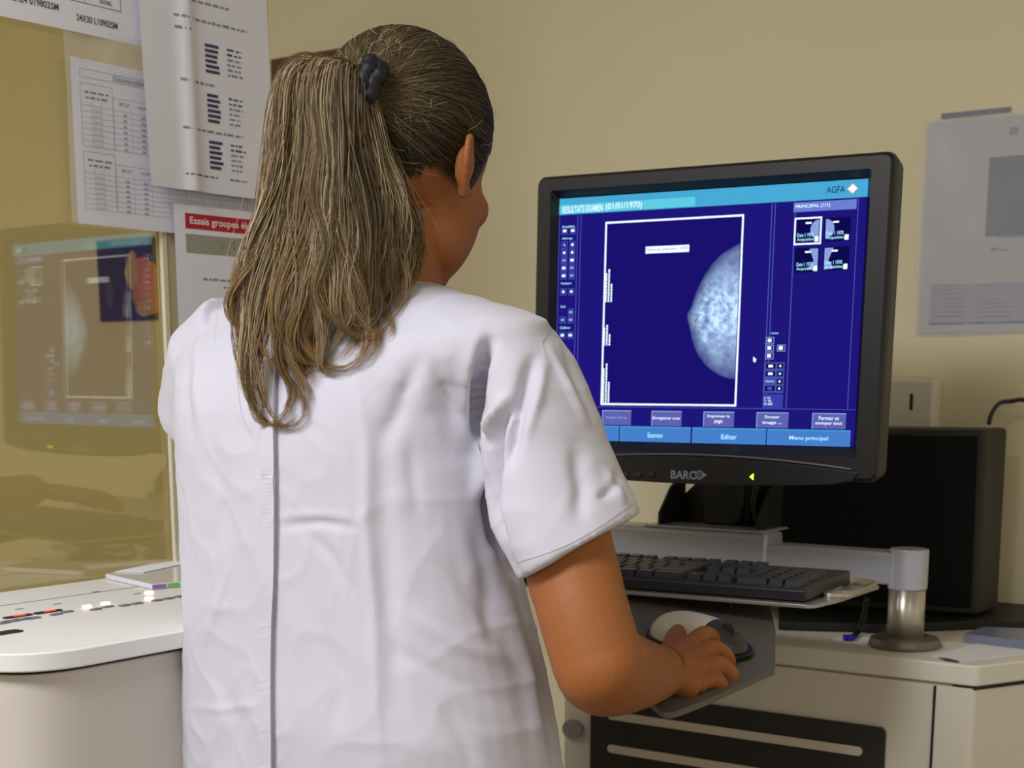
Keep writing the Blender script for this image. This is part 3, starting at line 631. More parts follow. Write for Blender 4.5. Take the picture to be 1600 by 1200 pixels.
def keymesh(w, d, h=.0075):
    m = MB(); t = .0018; pr_ = [(-w/2,-d/2),(w/2,-d/2),(w/2,d/2),(-w/2,d/2)]
    ins = [(-w/2+t,-d/2+t),(w/2-t,-d/2+t),(w/2-t,d/2-t*.6),(-w/2+t,d/2-t*.6)]
    m.add([Vector((x,y,0)) for x,y in pr_]+[Vector((x,y,h)) for x,y in ins], [(0,3,2,1),(4,5,6,7),(0,1,5,4),(1,2,6,5),(2,3,7,6),(3,0,4,7)], m_key)
    me = bpy.data.meshes.new('key'); me.from_pydata(m.v, [], m.f); me.materials.append(m_key); return me
kmes = {}
KR = Matrix((( ku.x, kv.x, 0), (ku.y, kv.y, 0), (0, 0, 1))).to_4x4(); tiltk = Matrix.Rotation(math.atan(.0052/.158), 4, 'X')
def key(x, y, w=1, d=1):
    if (w, d) not in kmes: kmes[(w, d)] = keymesh(.019*w-.0015, .019*d-.0015)
    o = bpy.data.objects.new('key', kmes[(w, d)]); COL.objects.link(o); o.parent = kb
    p = KF(x, y, .0125+.0052*max(0, y)/KD+.0005); o.matrix_local = Matrix.Translation(p-kb.location) @ KR @ tiltk
U1 = .019; YR = [.022, .041, .060, .079, .098, .1275]
def row(x, y, ws):
    for w in ws: key(x+U1*w/2, y, w); x += U1*w
xm = -KW+.012
row(xm, YR[0], [1.5, 1.25, 6.5, 1.25, 1.25, 1.25, 2]); row(xm, YR[1], [1.25]+[1]*11+[2.75]); row(xm, YR[2], [1.75]+[1]*11+[2.25]); row(xm, YR[3], [1.5]+[1]*12+[1.5]); row(xm, YR[4], [1]*13+[2])
row(xm, YR[5], [1]); [row(xm+U1*q, YR[5], [1]*4) for q in (2, 6.5, 11)]
xn = xm+15.25*U1
row(xn, YR[0], [1]*3); row(xn+U1, YR[1], [1]); row(xn, YR[3], [1]*3); row(xn, YR[4], [1]*3); row(xn, YR[5], [1]*3)
xp = xn+3.25*U1
row(xp, YR[0], [2, 1]); row(xp, YR[1], [1]*3); row(xp, YR[2], [1]*3); row(xp, YR[3], [1]*3); row(xp, YR[4], [1]*4)
key(xp+3.5*U1, (YR[0]+YR[1])/2, 1, 2); key(xp+3.5*U1, (YR[2]+YR[3])/2, 1, 2)
# ------------------------------------------------------------------ mouse tray
m_mt = mat('mouse_tray_grey', (102, 98, 90), .5)
def TZ(Y): return CAMZ-(.312-(Y-1.5)*.167)         # height of the tray surface
tn = Vector((0, -.167, 1)).normalized()
tpo = Vector((0, 1.5, TZ(1.5)))
def tp(px, py): p = on_plane(px, py, tpo, tn); return p
cor = [tp(1200, 934), tp(1212, 985), tp(1211, 1045), tp(1100, 1095), tp(1040, 1118), tp(965, 1050), tp(945, 918)]
mt = empty('mouse_tray', sum(cor, Vector((0,0,0)))/7-Vector((0,0,.01)), 'dark grey mouse tray below the keyboard', 'mouse tray')
b = MB(); pl = round_poly([(c.x, c.y) for c in cor], [.02,.01,.004,.004,.02,.02,.02], 6); n = len(pl)
if sum(pl[i][0]*pl[(i+1)%n][1]-pl[(i+1)%n][0]*pl[i][1] for i in range(n)) < 0: pl = pl[::-1]
b.add([(x, y, TZ(y)-.006) for x, y in pl]+[(x, y, TZ(y)) for x, y in pl], [tuple(range(n))[::-1], tuple(range(n, 2*n))]+[(i,(i+1)%n,n+(i+1)%n,n+i) for i in range(n)], m_mt); b.build('plate', mt)
b = MB(); q = tp(1130, 960); q2 = KF(-.16, .05, -.029); tube(b, [Vector((q2.x, q2.y, TZ(q2.y)+.0)), q2+Vector((0,0,.003))], .008, m_bk, 16); b.build('hanger', mt)
# mouse
md = Vector((.74, -.67, -.67*.167)).normalized(); mo = tp(1092, 1010); ms_ = tn.cross(md).normalized()
RM = Matrix((md, ms_, tn)).transposed()
mouse = empty('computer_mouse', mo, 'two-tone computer mouse under the right hand on the grey tray', 'computer mouse')
mo_m = mat('mouse_white', (226, 222, 214), .4); mo_d = mat('mouse_dark', (58, 56, 54), .4)
def msurf(u, v):  # u -1..1 along, v angle
    rx = .060; hw = .033*(1-.12*u); h = .034*(1-.32*(u-.1)**2*1.0)
    return rx, hw, h
def mdome(name, u0, u1, m, grow=1.0, base=.004):
    b = MB(); nu, nv = 16, 18; vs = []
    for i in range(nu+1):
        u = u0+(u1-u0)*i/nu; k = math.sqrt(max(0, 1-abs(u)**2.6))
        for j in range(nv+1):
            t = math.pi*j/nv; hw = .032*(1-.1*u)*k*grow; h = .031*(1-.25*max(0,u)**2)*max(.02, k**.8)*grow
            vs.append(mo+RM@Vector((u*.060*grow, math.cos(t)*hw, base+max(0, math.sin(t))**.8*h)))
    b.add(vs, [(i*(nv+1)+j, (i+1)*(nv+1)+j, (i+1)*(nv+1)+j+1, i*(nv+1)+j+1) for i in range(nu) for j in range(nv)], m); return b.build(name, mouse, smooth=True)
mdome('palm_shell', -1, .28, mo_m); mdome('button_shell', .30, 1, mo_d)
b = MB(); prism(b, [(.065*math.copysign(abs(math.cos(t))**.8, math.cos(t)), .037*math.sin(t)) for t in np.linspace(0, 2*math.pi, 40, endpoint=False)], .0005, .0075, mat('mouse_rim', (10,10,12), .35), lambda x, y, z: mo+RM@Vector((x, y, z))); b.build('rim', mouse, bevel=.002)
b = MB(); cyl(b, mo+RM@Vector((.038, -.003, .027)), mo+RM@Vector((.038, .003, .027)), .009, .009, mo_d, 20); b.build('scroll_wheel', mouse)
# ------------------------------------------------------------------ things on and behind the cabinet
m_bb = mat('case_black', (13, 13, 14), .75, spec=.25); m_bs = mat('case_side', (44, 42, 38), .6)
bx = PZ(1527, 979, CT)+UP*.0135; BF = Fr(bx, Vector((math.cos(.45), -math.sin(.45), 0)), UP, Vector((-math.sin(.45), -math.cos(.45), 0)))
bk = empty('equipment_case', bx+Vector((-.15, .05, 0)), 'large black equipment case standing behind the monitor', 'equipment case')
b = MB(); b.add([BF(a, z, c) for (a, z, c) in ((-.36,.001,0),(0,.001,0),(-.004,.258,0),(-.36,.258,0),(-.36,.001,-.09),(0.014,.001,-.09),(.012,.258,-.09),(-.36,.258,-.09))], [(0,1,2,3),(4,7,6,5),(0,4,5,1),(1,5,6,2),(2,6,7,3),(3,7,4,0)], m_bs); b.build('shell', bk, bevel=.006)
b = MB(); prism(b, [(-.35, .012), (-.010, .012), (-.014, .248), (-.35, .248)], -.002, .002, m_bb, BF); b.build('front_panel', bk)
b = MB(); pts = [PZ(x, y, CT+.001) for x, y in ((1216, 984), (1380, 989), (1530, 983), (1700, 990), (1690, 935), (1216, 935))]
prism(b, [(p.x, p.y) for p in pts], CT+.001, CT+.013, mat('base_black', (20,20,21), .5)); tag(b.build('base_board', bevel=.002), 'flat black base board under the black equipment case', 'base board')
# wall box with a slot, and cable
a0, z0 = wpix(1392, 665); a1, z1 = wpix(1474, 592)
wb = empty('wall_box', WF(a0, z0, 0), 'white plastic wall box with a black slot beside the monitor', 'wall box')
b = MB(); box(b, WF, a0, a1, z0-.02, z1, .001, .035, mat('plastic_white', (228,224,208), .4)); b.build('housing', wb, bevel=.006)
b = MB(); s0, t0 = wpix(1421, 641, .035); s1, t1 = wpix(1427, 615, .035); box(b, WF, s0, s1, t0, t1, .034, .0356, m_dark); b.build('slot', wb)
b = MB(); tube(b, smooth_path([P(1545, 662, 2.2), P(1550, 645, 2.21), P(1562, 630, 2.22), P(1580, 627, 2.22), P(1605, 626, 2.2), P(1660, 650, 2.16)], 8), .0032, mat('cable_dark', (46,44,42), .5), 10)
tag(b.build('power_cable', smooth=True), 'dark grey cable rising behind the black case by the wall', 'cable')
def flat_on_cab(name, pxs, t, m, label, cat, up=0, parent=None):
    pts = [PZ(x, y, CT+up) for x, y in pxs]; b = MB(); prism(b, [(p.x, p.y) for p in pts], CT+up+.0003, CT+up+t, m)
    o = b.build(name, parent); 
    if label: tag(o, label, cat)
    return o
flat_on_cab('paper_sheet', [(1452, 1026), (1500, 1036), (1640, 1020), (1610, 1008), (1527, 1006)], .001, mat('paper_cab', (228,226,230), .7), 'white paper slip with a dark mark on the cabinet, right of the post', 'paper')
b = MB(); q = [PZ(*p, CT+.001) for p in ((1465, 1028), (1480, 1029), (1500, 1034), (1496, 1035), (1478, 1032))]; b.add([v+UP*.0008 for v in q], [(0,4,3,2,1)], m_ink)
b.build('pen_mark', bpy.data.objects['paper_sheet.004'] if 'paper_sheet.004' in bpy.data.objects else None)
flat_on_cab('paper_sheet', [(1302, 1000), (1365, 1012), (1385, 1003), (1330, 992)], .001, m_white, 'small white paper slip on the cabinet, left of the post', 'paper')
flat_on_cab('binder', [(1505, 1004), (1600, 1016), (1680, 1024), (1690, 999), (1535, 993)], .012, mat('binder_blue', (120,126,146), .3, coat=.4), 'dark flat binder with a shiny edge at the back of the cabinet', 'binder')
b = MB(); tube(b, smooth_path([P(1355, 935, 2.02), P(1350, 960, 2.03), P(1342, 985, 2.035), PZ(1334, 994, CT+.007)], 6), .004, MATS['cable_black'], 10)
uc_ = b.build('plug_cable', smooth=True); tag(uc_, 'black cable ending in a blue plug on the cabinet', 'cable')
b = MB(); e0 = PZ(1334, 996, CT+.006); e1 = PZ(1318, 996, CT+.006); tube(b, [e0, e1], [(.004, .007), (.004, .007)], mat('plug_blue', (30, 32, 190), .4), 8); b.build('plug', uc_, bevel=.0005)
# ------------------------------------------------------------------ person
YAW = math.radians(35); FW = Vector((math.sin(YAW), math.cos(YAW), 0)); RT = Vector((math.cos(YAW), -math.sin(YAW), 0))
m_skin = mat('skin', (162, 98, 48), .58, sss=.05, var=.05, vscale=18, bump=.15, bscale=250)
def cloth_mat():
    m = mat('tunic_cotton', (212, 211, 224), .85, sheen=.15, bump=.10, bscale=900); return m
m_clo = cloth_mat()
def ring_fit(y, L, R, bb, Yc, yaw=YAW, n=48, ex=2.3):
    """an oval section of the torso whose sides reach L and R"""
    c = P((L+R)/2, y, Yc); a = (R-L)/2/FPX*Yc; F = Vector((math.sin(yaw), math.cos(yaw), 0)); Q = Vector((math.cos(yaw), -math.sin(yaw), 0))
    for _ in range(8):
        pts = []
        for i in range(n):
            t = 2*math.pi*i/n; ct, st = math.cos(t), math.sin(t)
            pts.append(c+Q*(a*math.copysign(abs(ct)**(2/ex), ct))+F*(bb*math.copysign(abs(st)**(2/ex), st)))
        xs = [proj(p)[0] for p in pts]; l, r = min(xs), max(xs)
        a = max(.02, a*(R-L)/(r-l)); c.x += ((L+R)/2-(l+r)/2)/FPX*Yc
    return pts, c, a
def loft(mb, rings, m, cap=True):
    n = len(rings[0]); vs = [p for r in rings for p in r]
    fs = [(i*n+k, i*n+(k+1)%n, (i+1)*n+(k+1)%n, (i+1)*n+k) for i in range(len(rings)-1) for k in range(n)]
    if cap: fs += [tuple(range(n))[::-1], tuple((len(rings)-1)*n+k for k in range(n))]
    mb.add(vs, fs, m)
def fuse(mb, voxel, m, smooth=4, fac=.5):
    """one continuous surface out of the collected volumes"""
    o = mb.build('tmp'); me0 = o.data
    bm = bmesh.new(); bm.from_mesh(me0); bmesh.ops.recalc_face_normals(bm, faces=bm.faces); bm.to_mesh(me0); bm.free()
    q = o.modifiers.new('r', 'REMESH'); q.mode = 'VOXEL'; q.voxel_size = voxel; q.use_smooth_shade = True
    q = o.modifiers.new('s', 'SMOOTH'); q.iterations = smooth; q.factor = fac
    me = evaluated(o); bpy.data.objects.remove(o); bpy.data.meshes.remove(me0)
    me.materials.clear(); me.materials.append(m); me.polygons.foreach_set('use_smooth', [True]*len(me.polygons)); return me
# sections of the tunic: photo row, left, right, half depth, distance
SEC = [(1560, 300, 900, .150, 1.52), (1380, 288, 905, .150, 1.52), (1200, 283, 884, .145, 1.51), (1100, 285, 868, .138, 1.50), (1000, 287, 846, .132, 1.50), (900, 282, 820, .126, 1.50),
       (800, 277, 800, .122, 1.50), (700, 272, 790, .118, 1.50), (640, 268, 786, .112, 1.50), (600, 268, 800, .106, 1.50), (560, 274, 838, .098, 1.50), (530, 286, 862, .088, 1.50),
       (505, 305, 858, .076, 1.505), (485, 335, 806, .068, 1.51), (465, 385, 735, .062, 1.515), (448, 450, 690, .058, 1.52), (436, 510, 668, .052, 1.525), (430, 535, 655, .044, 1.53)]
tor = MB(); rings = []; cents = []
for (y, L, R, bb, Yc) in SEC: r, c, a = ring_fit(y, L, R, bb, Yc); rings.append(r); cents.append((c, a, bb))
loft(tor, rings, m_clo)
def sleeve(mb, secs, n=32):
    rs = []
    for (lx, ly, rx, ry, Y, dep) in secs:
        A, B = P(lx, ly, Y), P(rx, ry, Y); c = (A+B)/2; h = (B-A)/2; d = Vector((.25, 1, 0)).normalized()*dep
        rs.append([c+h*math.cos(2*math.pi*i/n)+d*math.sin(2*math.pi*i/n) for i in range(n)])
    loft(mb, rs, m_clo)
sleeve(tor, [(735, 520, 862, 512, 1.42, .060), (748, 590, 893, 556, 1.41, .068), (754, 650, 918, 605, 1.40, .070), (760, 730, 946, 680, 1.39, .072), (772, 820, 974, 748, 1.375, .072), (815, 903, 998, 802, 1.36, .070)])
LS0, LS1 = P(350, 560, 1.585), P(337, 652, 1.64)
tube(tor, [P(380, 530, 1.57), LS0, LS1], [.05, .056, .060], m_clo, 28)
tun_me = fuse(tor, .0034, m_clo, 6, .5)
# folds: polylines across the back in photo pixels with width (px) and depth (mm); positive pushes in
FOLDS = [
 ([(764,535),(748,575),(741,620),(748,665),(757,690)], 10, 13), ([(744,540),(728,590),(722,640),(730,690)], 13, -6),
 ([(833,565),(818,620),(803,690),(790,730)], 11, 8), ([(850,560),(838,620),(815,690)], 10, -3), ([(800,632),(780,665),(772,710),(769,780),(775,840)], 8, 12),
 ([(790,625),(765,665),(752,690)], 9, -6), ([(745,690),(748,735),(745,775)], 9, -7), ([(769,790),(790,870),(812,905)], 8, 6), ([(755,700),(762,790),(775,850)], 7, 6),
 ([(880,540),(905,600),(925,650)], 6, 3), ([(858,545),(885,600),(915,660)], 6, -2.5),
 ([(950,740),(962,770),(975,790)], 8, -3), ([(935,780),(955,765),(965,740)], 7, 3), ([(900,700),(910,760),(905,810)], 14, 4),
 ([(660,545),(640,600),(600,690)], 16, 3.6), ([(672,560),(700,620),(735,680)], 11, 3.4), ([(645,560),(655,610),(690,680)], 12, -1.6),
 ([(560,620),(575,700),(572,820),(585,960),(590,1120),(600,1200)], 10, -2.2), ([(596,650),(600,760),(606,900),(620,1100)], 16, 2.4),
 ([(640,700),(648,760),(655,800)], 12, 1.8), ([(430,808),(480,805),(520,806),(560,812)], 6, -.8), ([(440,822),(500,816),(555,824)], 7, 1.6),
 ([(480,830),(520,870),(550,930)], 9, 1.4), ([(330,700),(350,780),(340,860)], 14, 1.8), ([(300,560),(290,620),(300,700)], 12, 2.0), ([(312,545),(302,600),(312,680)], 9, -1.6),
 ([(360,880),(335,960),(320,1010)], 6, -1.0), ([(600,1010),(700,1060),(780,1100)], 14, 1.6), ([(640,960),(720,1010),(790,1030)], 12, -1.6), ([(700,880),(760,960),(820,1050)], 14, 2.2),
 ([(790,930),(826,1040),(850,1200)], 12, -3.0), ([(806,920),(846,1040),(868,1200)], 9, 4.0), ([(740,820),(760,900),(770,1000)], 12, 2.5), ([(690,1100),(720,1150),(740,1200)], 12, 1.8),
 ([(500,960),(530,1050),(520,1150)], 16, 1.6), ([(350,1060),(370,1130),(360,1200)], 14, 1.6), ([(600,500),(560,520),(500,530)], 12, 1.2), ([(300,1104),(350,1108),(410,1100)], 5, -.9),
]
def apply_folds(me):
    n = len(me.vertices); co = np.empty(n*3); me.vertices.foreach_get('co', co); co = co.reshape(-1, 3)
    no = np.array([v.normal[:] for v in me.vertices])
    q = co-np.array([0,0,CAMZ]); dep = q[:,1]*CP-q[:,2]*SP; up = q[:,1]*SP+q[:,2]*CP
    px = 800+FPX*q[:,0]/dep; py = PPY-FPX*up/dep
    face = np.clip(-(no*q).sum(1)/np.linalg.norm(q, axis=1)*2.2+.1, 0, 1)
    D = np.zeros(n)
    for pts, w, amp in FOLDS:
        pts = [np.array(p, float) for p in pts]; tot = sum(np.linalg.norm(pts[i+1]-pts[i]) for i in range(len(pts)-1)); acc = 0
        best = np.full(n, 1e9); tb = np.zeros(n)
        for i in range(len(pts)-1):
            a, b_ = pts[i], pts[i+1]; ab = b_-a; L = np.linalg.norm(ab)
            t = np.clip(((px-a[0])*ab[0]+(py-a[1])*ab[1])/L**2, 0, 1); d = np.hypot(px-a[0]-ab[0]*t, py-a[1]-ab[1]*t)
            k = d < best; best[k] = d[k]; tb[k] = (acc+t[k]*L)/tot; acc += L
        D += -amp*.0017*np.exp(-(best/w)**2)*np.clip(np.sin(np.pi*np.clip(tb*.94+.03, 0, 1)), 0, 1)**.6
    D *= face
    for i in range(n):
        x, y, z = co[i]; s = (x*RT.x+y*RT.y)
        w1 = noise.noise(Vector((s*9, y*5, z*4+3))); w2 = noise.noise(Vector((s*22+4*z, y*6, z*9)))
        w3 = 1-abs(noise.noise(Vector((s*14+z*9, 3, z*13-s*8))))*2; w4 = 1-abs(noise.noise(Vector((s*11-z*10, 9, z*9+s*11))))*2
        D[i] += .0028*w1+.0012*w2+.0011*max(0, w3)**4+.0008*max(0, w4)**5
        if abs(px[i]-428) < 26: D[i] += .0010*max(0, 1-abs(px[i]-420)/20)*noise.noise(Vector((0, 1.7, z*45)))
    co += no*D[:,None]; me.vertices.foreach_set('co', co.reshape(-1)); me.update()
apply_folds(tun_me)
# ---- body
def oval(mb, pts, m, seg=20): tube(mb, pts[0], pts[1], m, seg)
bod = MB(); rings = []
for (y, L, R, bb, Yc) in SEC[:-3]:
    w = (R-L)/2; cx = (L+R)/2; k = .84 if y < 620 else .80; rings.append(ring_fit(y+(10 if y < 560 else 0), cx-w*k, cx+w*k, bb*.80, Yc)[0])
HY = math.radians(31); HP = math.radians(-14)
HC = P(638, 259, 1.535)
RH = Matrix.Rotation(-HY, 3, 'Z') @ Matrix.Rotation(HP, 3, 'X') @ Matrix.Rotation(math.radians(3), 3, 'Y')
def h(x, y, z): return HC+RH@Vector((x, y, z))
loft(bod, rings, m_skin)
nb = P(598, 470, 1.525); nt = h(0, -.030, -.045)
tube(bod, [P(590, 520, 1.515), nb, nb.lerp(nt, .4)+Vector((0,0,0)), nt], [.085, .060, .053, .052], m_skin, 28)
hd = []
def HE(c, r, rz=None): ellipsoid(bod, h(*c), r, m_skin, RH @ (rz or Matrix.Identity(3)), 32, 22)
HE((0, -.012, .028), (.074, .094, .086)); HE((0, .028, -.030), (.060, .064, .082)); HE((0, .046, -.074), (.036, .038, .024)); HE((0, .060, -.086), (.022, .022, .017))
for s in (-1, 1):
    HE((s*.036, .020, -.062), (.024, .040, .030)); HE((s*.036, .058, -.022), (.020, .022, .020)); HE((s*.024, .060, .030), (.018, .012, .009))
    HE((s*.009, .088, -.028), (.007, .007, .006))
HE((0, .080, -.002), (.010, .014, .026)); HE((0, .091, -.024), (.010, .012, .010)); HE((0, .083, -.050), (.024, .012, .007)); HE((0, .080, -.060), (.020, .012, .007))
for s in (-1, 1):   # ears: helix rim, concha plate, lobe
    c0 = Vector((s*.074, -.004, -.010)); o2 = Vector((s*.45, -.9, 0)).normalized()
    def e(u, v, w=0): return h(*(c0+o2*(.010+u)+Vector((0, -.10*v, v))+Vector((s*w, 0, 0))))
    rim = [e(-.003, -.004), e(-.003, .010), e(.001, .019), e(.007, .0245), e(.014, .0245), e(.0195, .019), e(.0215, .010), e(.0205, .000), e(.016, -.010), e(.010, -.018), e(.004, -.023), e(-.002, -.021)]
    tube(bod, smooth_path(rim, 4), .0040, m_skin, 8)
    tube(bod, smooth_path([e(.004, .014), e(.012, .011), e(.012, 0), e(.006, -.008)], 3), .003, m_skin, 8)
    ellipsoid(bod, e(.008, .001, -.003), (.008, .011, .020), m_skin, RH, 16, 12); ellipsoid(bod, e(.004, -.020, -.001), (.006, .007, .008), m_skin, RH, 12, 10)
# arms
SHR = P(822, 590, 1.43); ELR = P(936, 1040, 1.315); WRR = P(1032, 1050, 1.49)
ua = [SHR, P(850, 690, 1.41), P(884, 850, 1.36), P(910, 950, 1.33), ELR]
fo = [ELR, P(960, 1050, 1.36), P(988, 1052, 1.405), P(1012, 1052, 1.45), WRR]
tube(bod, smooth_path(ua, 5), [.034]*4+[.037, .039, .040, .041]+[.0415]*6+[.0405]*7, m_skin, 24); ellipsoid(bod, ELR, (.0395, .041, .041), m_skin)
rf = [.041, .0425, .043, .0425, .0415, .0405, .0395, .0385, .0375, .0365, .0355, .0345, .0335, .0325, .0315, .0305, .0295, .0285, .0275, .0265, .0235]
tube(bod, smooth_path(fo, 5), rf, m_skin, 24)
KN = [P(1078, 1006, 1.565), P(1090, 1023, 1.548), P(1094, 1043, 1.528), P(1086, 1070, 1.505)]
TI = [P(1119, 1003, 1.612), P(1137, 1030, 1.580), P(1145, 1057, 1.548), P(1127, 1069, 1.525)]
for k, (A, B) in enumerate(zip(KN, TI)):
    mid = A.lerp(B, .5)+Vector((0, 0, .008 if k < 3 else .005)); q3 = A.lerp(B, .85)+Vector((0, 0, .003)); r = (.0104, .0106, .0102, .0092)[k]
    pal = WRR.lerp(A, .35)
    tube(bod, [pal, A+Vector((0,0,-.003))], [.0175, .0140], m_skin, 16); tube(bod, smooth_path([A-Vector((0,0,.002)), mid, q3, B+Vector((0,0,-.004))], 5), [r*1.12]+[r]*12+[r*.92, r*.85, r*.7], m_skin, 16)
    ellipsoid(bod, B+Vector((0,0,-.003)), (r*.9,)*3, m_skin, None, 14, 10)
for i in range(3): tube(bod, [WRR.lerp(KN[i], .3), KN[i].lerp(KN[i+1], .5)-Vector((0,0,.004))], [.0175, .0130], m_skin, 14)
th = [WRR+Vector((.006, .012, -.002)), P(1052, 1006, 1.585), P(1060, 990, 1.625), P(1072, 984, 1.650)]
tube(bod, smooth_path(th, 5), [.015, .0145, .0135, .0128, .0122, .0116, .0112, .0110, .0108, .0106, .0104, .0102, .0100, .0096, .0085, .007], m_skin, 16)
# left arm, reaching forward to the keyboard
SHL = P(345, 560, 1.61); ELL = P(425, 860, 1.66); kh = KF(-.36, .07, .060); WRL = kh+Vector((-.035, -.075, .012))
tube(bod, smooth_path([SHL, SHL.lerp(ELL, .5), ELL], 6), [.046-.008*i/12 for i in range(13)], m_skin, 20); ellipsoid(bod, ELL, (.038,)*3, m_skin)
tube(bod, smooth_path([ELL, ELL.lerp(WRL, .35), WRL], 6), [.040-.016*i/12 for i in range(13)], m_skin, 20)
hdv = (kh-WRL).normalized(); hs = hdv.cross(UP).normalized()
for k, (o_, l_) in enumerate(((-.03, .075), (-.010, .085), (.010, .080), (.028, .065))):
    A = WRL+hdv*.075+hs*o_*.85; B = A+hdv*l_*.8+hs*o_*.25+Vector((0,0,-.018)); tube(bod, [WRL.lerp(A, .25), A], [.013, .0115], m_skin, 14)
    tube(bod, smooth_path([A, A.lerp(B, .5)+UP*.008, B], 5), [.0098]*8+[.009, .0085, .007], m_skin, 14)
A = WRL+hdv*.02-hs*.022; tube(bod, [A, A+hdv*.035-hs*.022-UP*.004, A+hdv*.062-hs*.026-UP*.012], [.0135, .011, .0085], m_skin, 14)
# legs
hipc = cents[0][0]; feet = []
for s in (-1, 1):
    hp = hipc+RT*s*.085+Vector((0,0,.02)); kn = Vector((hipc.x, hipc.y, .44))+RT*s*.095+FW*.015; an = Vector((hipc.x, hipc.y, .09))+RT*s*.10-FW*.02
    tube(bod, smooth_path([hp, hp.lerp(kn, .5), kn, kn.lerp(an, .35)-FW*.015, an], 5), [.085-.0022*i for i in range(21)], m_skin, 20); feet.append(an)
    ellipsoid(bod, an+FW*.055-UP*.045, (.038, .105, .032), m_skin, Matrix.Rotation(-YAW, 3, 'Z'))
body_me = fuse(bod, .0026, m_skin, 4, .5)
# carve eye sockets lightly and the hollow of the ears
for v in body_me.vertices:
    l = RH.transposed()@(v.co-HC)
    for s in (-1, 1):
        d = (l-Vector((s*.030, .078, .010))).length
        if d < .022: v.co -= RH@Vector((0, 1, 0))*.007*(1-(d/.022)**2)
body = bpy.data.objects.new('person', body_me); COL.objects.link(body)
piv = Vector((hipc.x, hipc.y, 0)); body_me.transform(Matrix.Translation(-piv)); body.location = piv
tag(body, 'standing person in a white short sleeved tunic and ponytail, right hand on the mouse', 'person')
def child(name, me, parent=body, label=None):
    me.transform(wm(parent).inverted()); o = bpy.data.objects.new(name, me); COL.objects.link(o); o.parent = parent
    if label: o['label'] = label
    return o
BV = BVHTree.FromPolygons([v.co[:] for v in tun_me.vertices], [tuple(p.vertices) for p in tun_me.polygons])
tunic = child('tunic', tun_me, body, 'white cotton tunic with a seam down the back')
CO = Vector((0,0,CAMZ))
def on_tunic(px, py, off=.001):
    d = ray(px, py).normalized(); l, n, i, t = BV.ray_cast(CO, d)
    return None if l is None else (l+n*off, n)
# back seam and the overlapping edge beside it
def strip(name, path, w, m, off, parent=tunic, thick=.0008, sm=0):
    b = MB(); L = []
    for (x, y) in path:
        q = on_tunic(x, y, off)
        if q: L.append(q)
    if sm:
        K = [sum((L[min(max(i+d, 0), len(L)-1)][0] for d in range(-sm, sm+1)), Vector((0,0,0)))/(2*sm+1) for i in range(len(L))]; L = [(k, l[1]) for k, l in zip(K, L)]
    vs = []; 
    for i, (p, n) in enumerate(L):
        t = (L[min(i+1, len(L)-1)][0]-L[max(i-1, 0)][0]).normalized(); s = t.cross(n).normalized()
        vs += [p-s*w/2-n*thick, p-s*w/2, p+s*w/2, p+s*w/2-n*thick]
    fs = [(4*i+k, 4*i+k+1, 4*i+k+5, 4*i+k+4) for i in range(len(L)-1) for k in range(3)]
    b.add(vs, fs, m); return b.build(name, parent, smooth=False)
seamx = lambda y: 436-6*(y-675)/525+1.5*math.sin(y/60)
strip('back_placket', [(seamx(y)-11, y) for y in range(560, 1262, 6)], .0145, m_clo, .0056, thick=.007, sm=4)
strip('back_seam', [(seamx(y), y) for y in range(560, 1262, 6)], .0006, mat('seam_shadow', (146,142,150), .9), .0036, thick=.0015, sm=4)
def between(A, B, t): return (A[0]+(B[0]-A[0])*t, A[1]+(B[1]-A[1])*t)
cuff = [between((808, 878), (992, 784), t) for t in np.linspace(.0, .985, 34)]; cuff = [(x, y+13*math.sin(math.pi*i/33)) for i, (x, y) in enumerate(cuff)]
strip('cuff_stitching', cuff, .0009, mat('stitch', (214,212,220), .9), .0006, thick=.0003)
sseam = [(868, 512), (880, 540), (893, 570), (898, 600)]
strip('shoulder_seam', [between(a, b_, t) for a, b_ in zip([(862,508),(846,535),(852,560),(870,590),(893,622)][:-1], [(846,535),(852,560),(870,590),(893,622)]) for t in (0,.25,.5,.75)], .0009, MATS['stitch'], .0006, thick=.0003)
# trousers and shoes (below the frame)
b = MB(); m_tr = mat('trouser_white', (226,224,230), .85); trs = []
hr = [p for p in ring_fit(1480, 325, 865, .12, 1.52)[0]]; 
for s in (-1, 1):
    hp = hipc+RT*s*.085+UP*.03; kn = Vector((hipc.x, hipc.y, .44))+RT*s*.095+FW*.015; an = Vector((hipc.x, hipc.y, .085))+RT*s*.10-FW*.02
    tube(b, smooth_path([hp, hp.lerp(kn, .5), kn, an], 5), [.102-.0016*i for i in range(16)], m_tr, 24)
ellipsoid(b, hipc+UP*.04, (.16, .13, .12), m_tr, Matrix.Rotation(-YAW, 3, 'Z'))
child('trousers', fuse(b, .006, m_tr, 3), body)
for an in feet:
    b = MB(); f = Fr(Vector((an.x, an.y, 0)), RT, FW, UP); pts = [(.046*math.sin(t)*(1+.12*math.cos(t)), .055+.135*math.cos(t)) for t in np.linspace(0, 2*math.pi, 28, endpoint=False)]
    prism(b, pts, .001, .03, mat('shoe_sole', (210,210,210), .6), f); ellipsoid(b, f(0, .07, .045), (.045, .122, .045), mat('shoe_white', (232,232,235), .5), Matrix.Rotation(-YAW, 3, 'Z')); b.build('shoe', body, bevel=.002)
for s in (-1, 1):
    b = MB(); ellipsoid(b, h(s*.030, .0625, .010), (.0115,)*3, mat('eye_white', (235,232,228), .2), None, 16, 12)
    ellipsoid(b, h(s*.030, .0722, .010), (.005, .0025, .005), mat('iris', (70,60,45), .2), RH, 12, 8); b.build('eye', body, smooth=True)
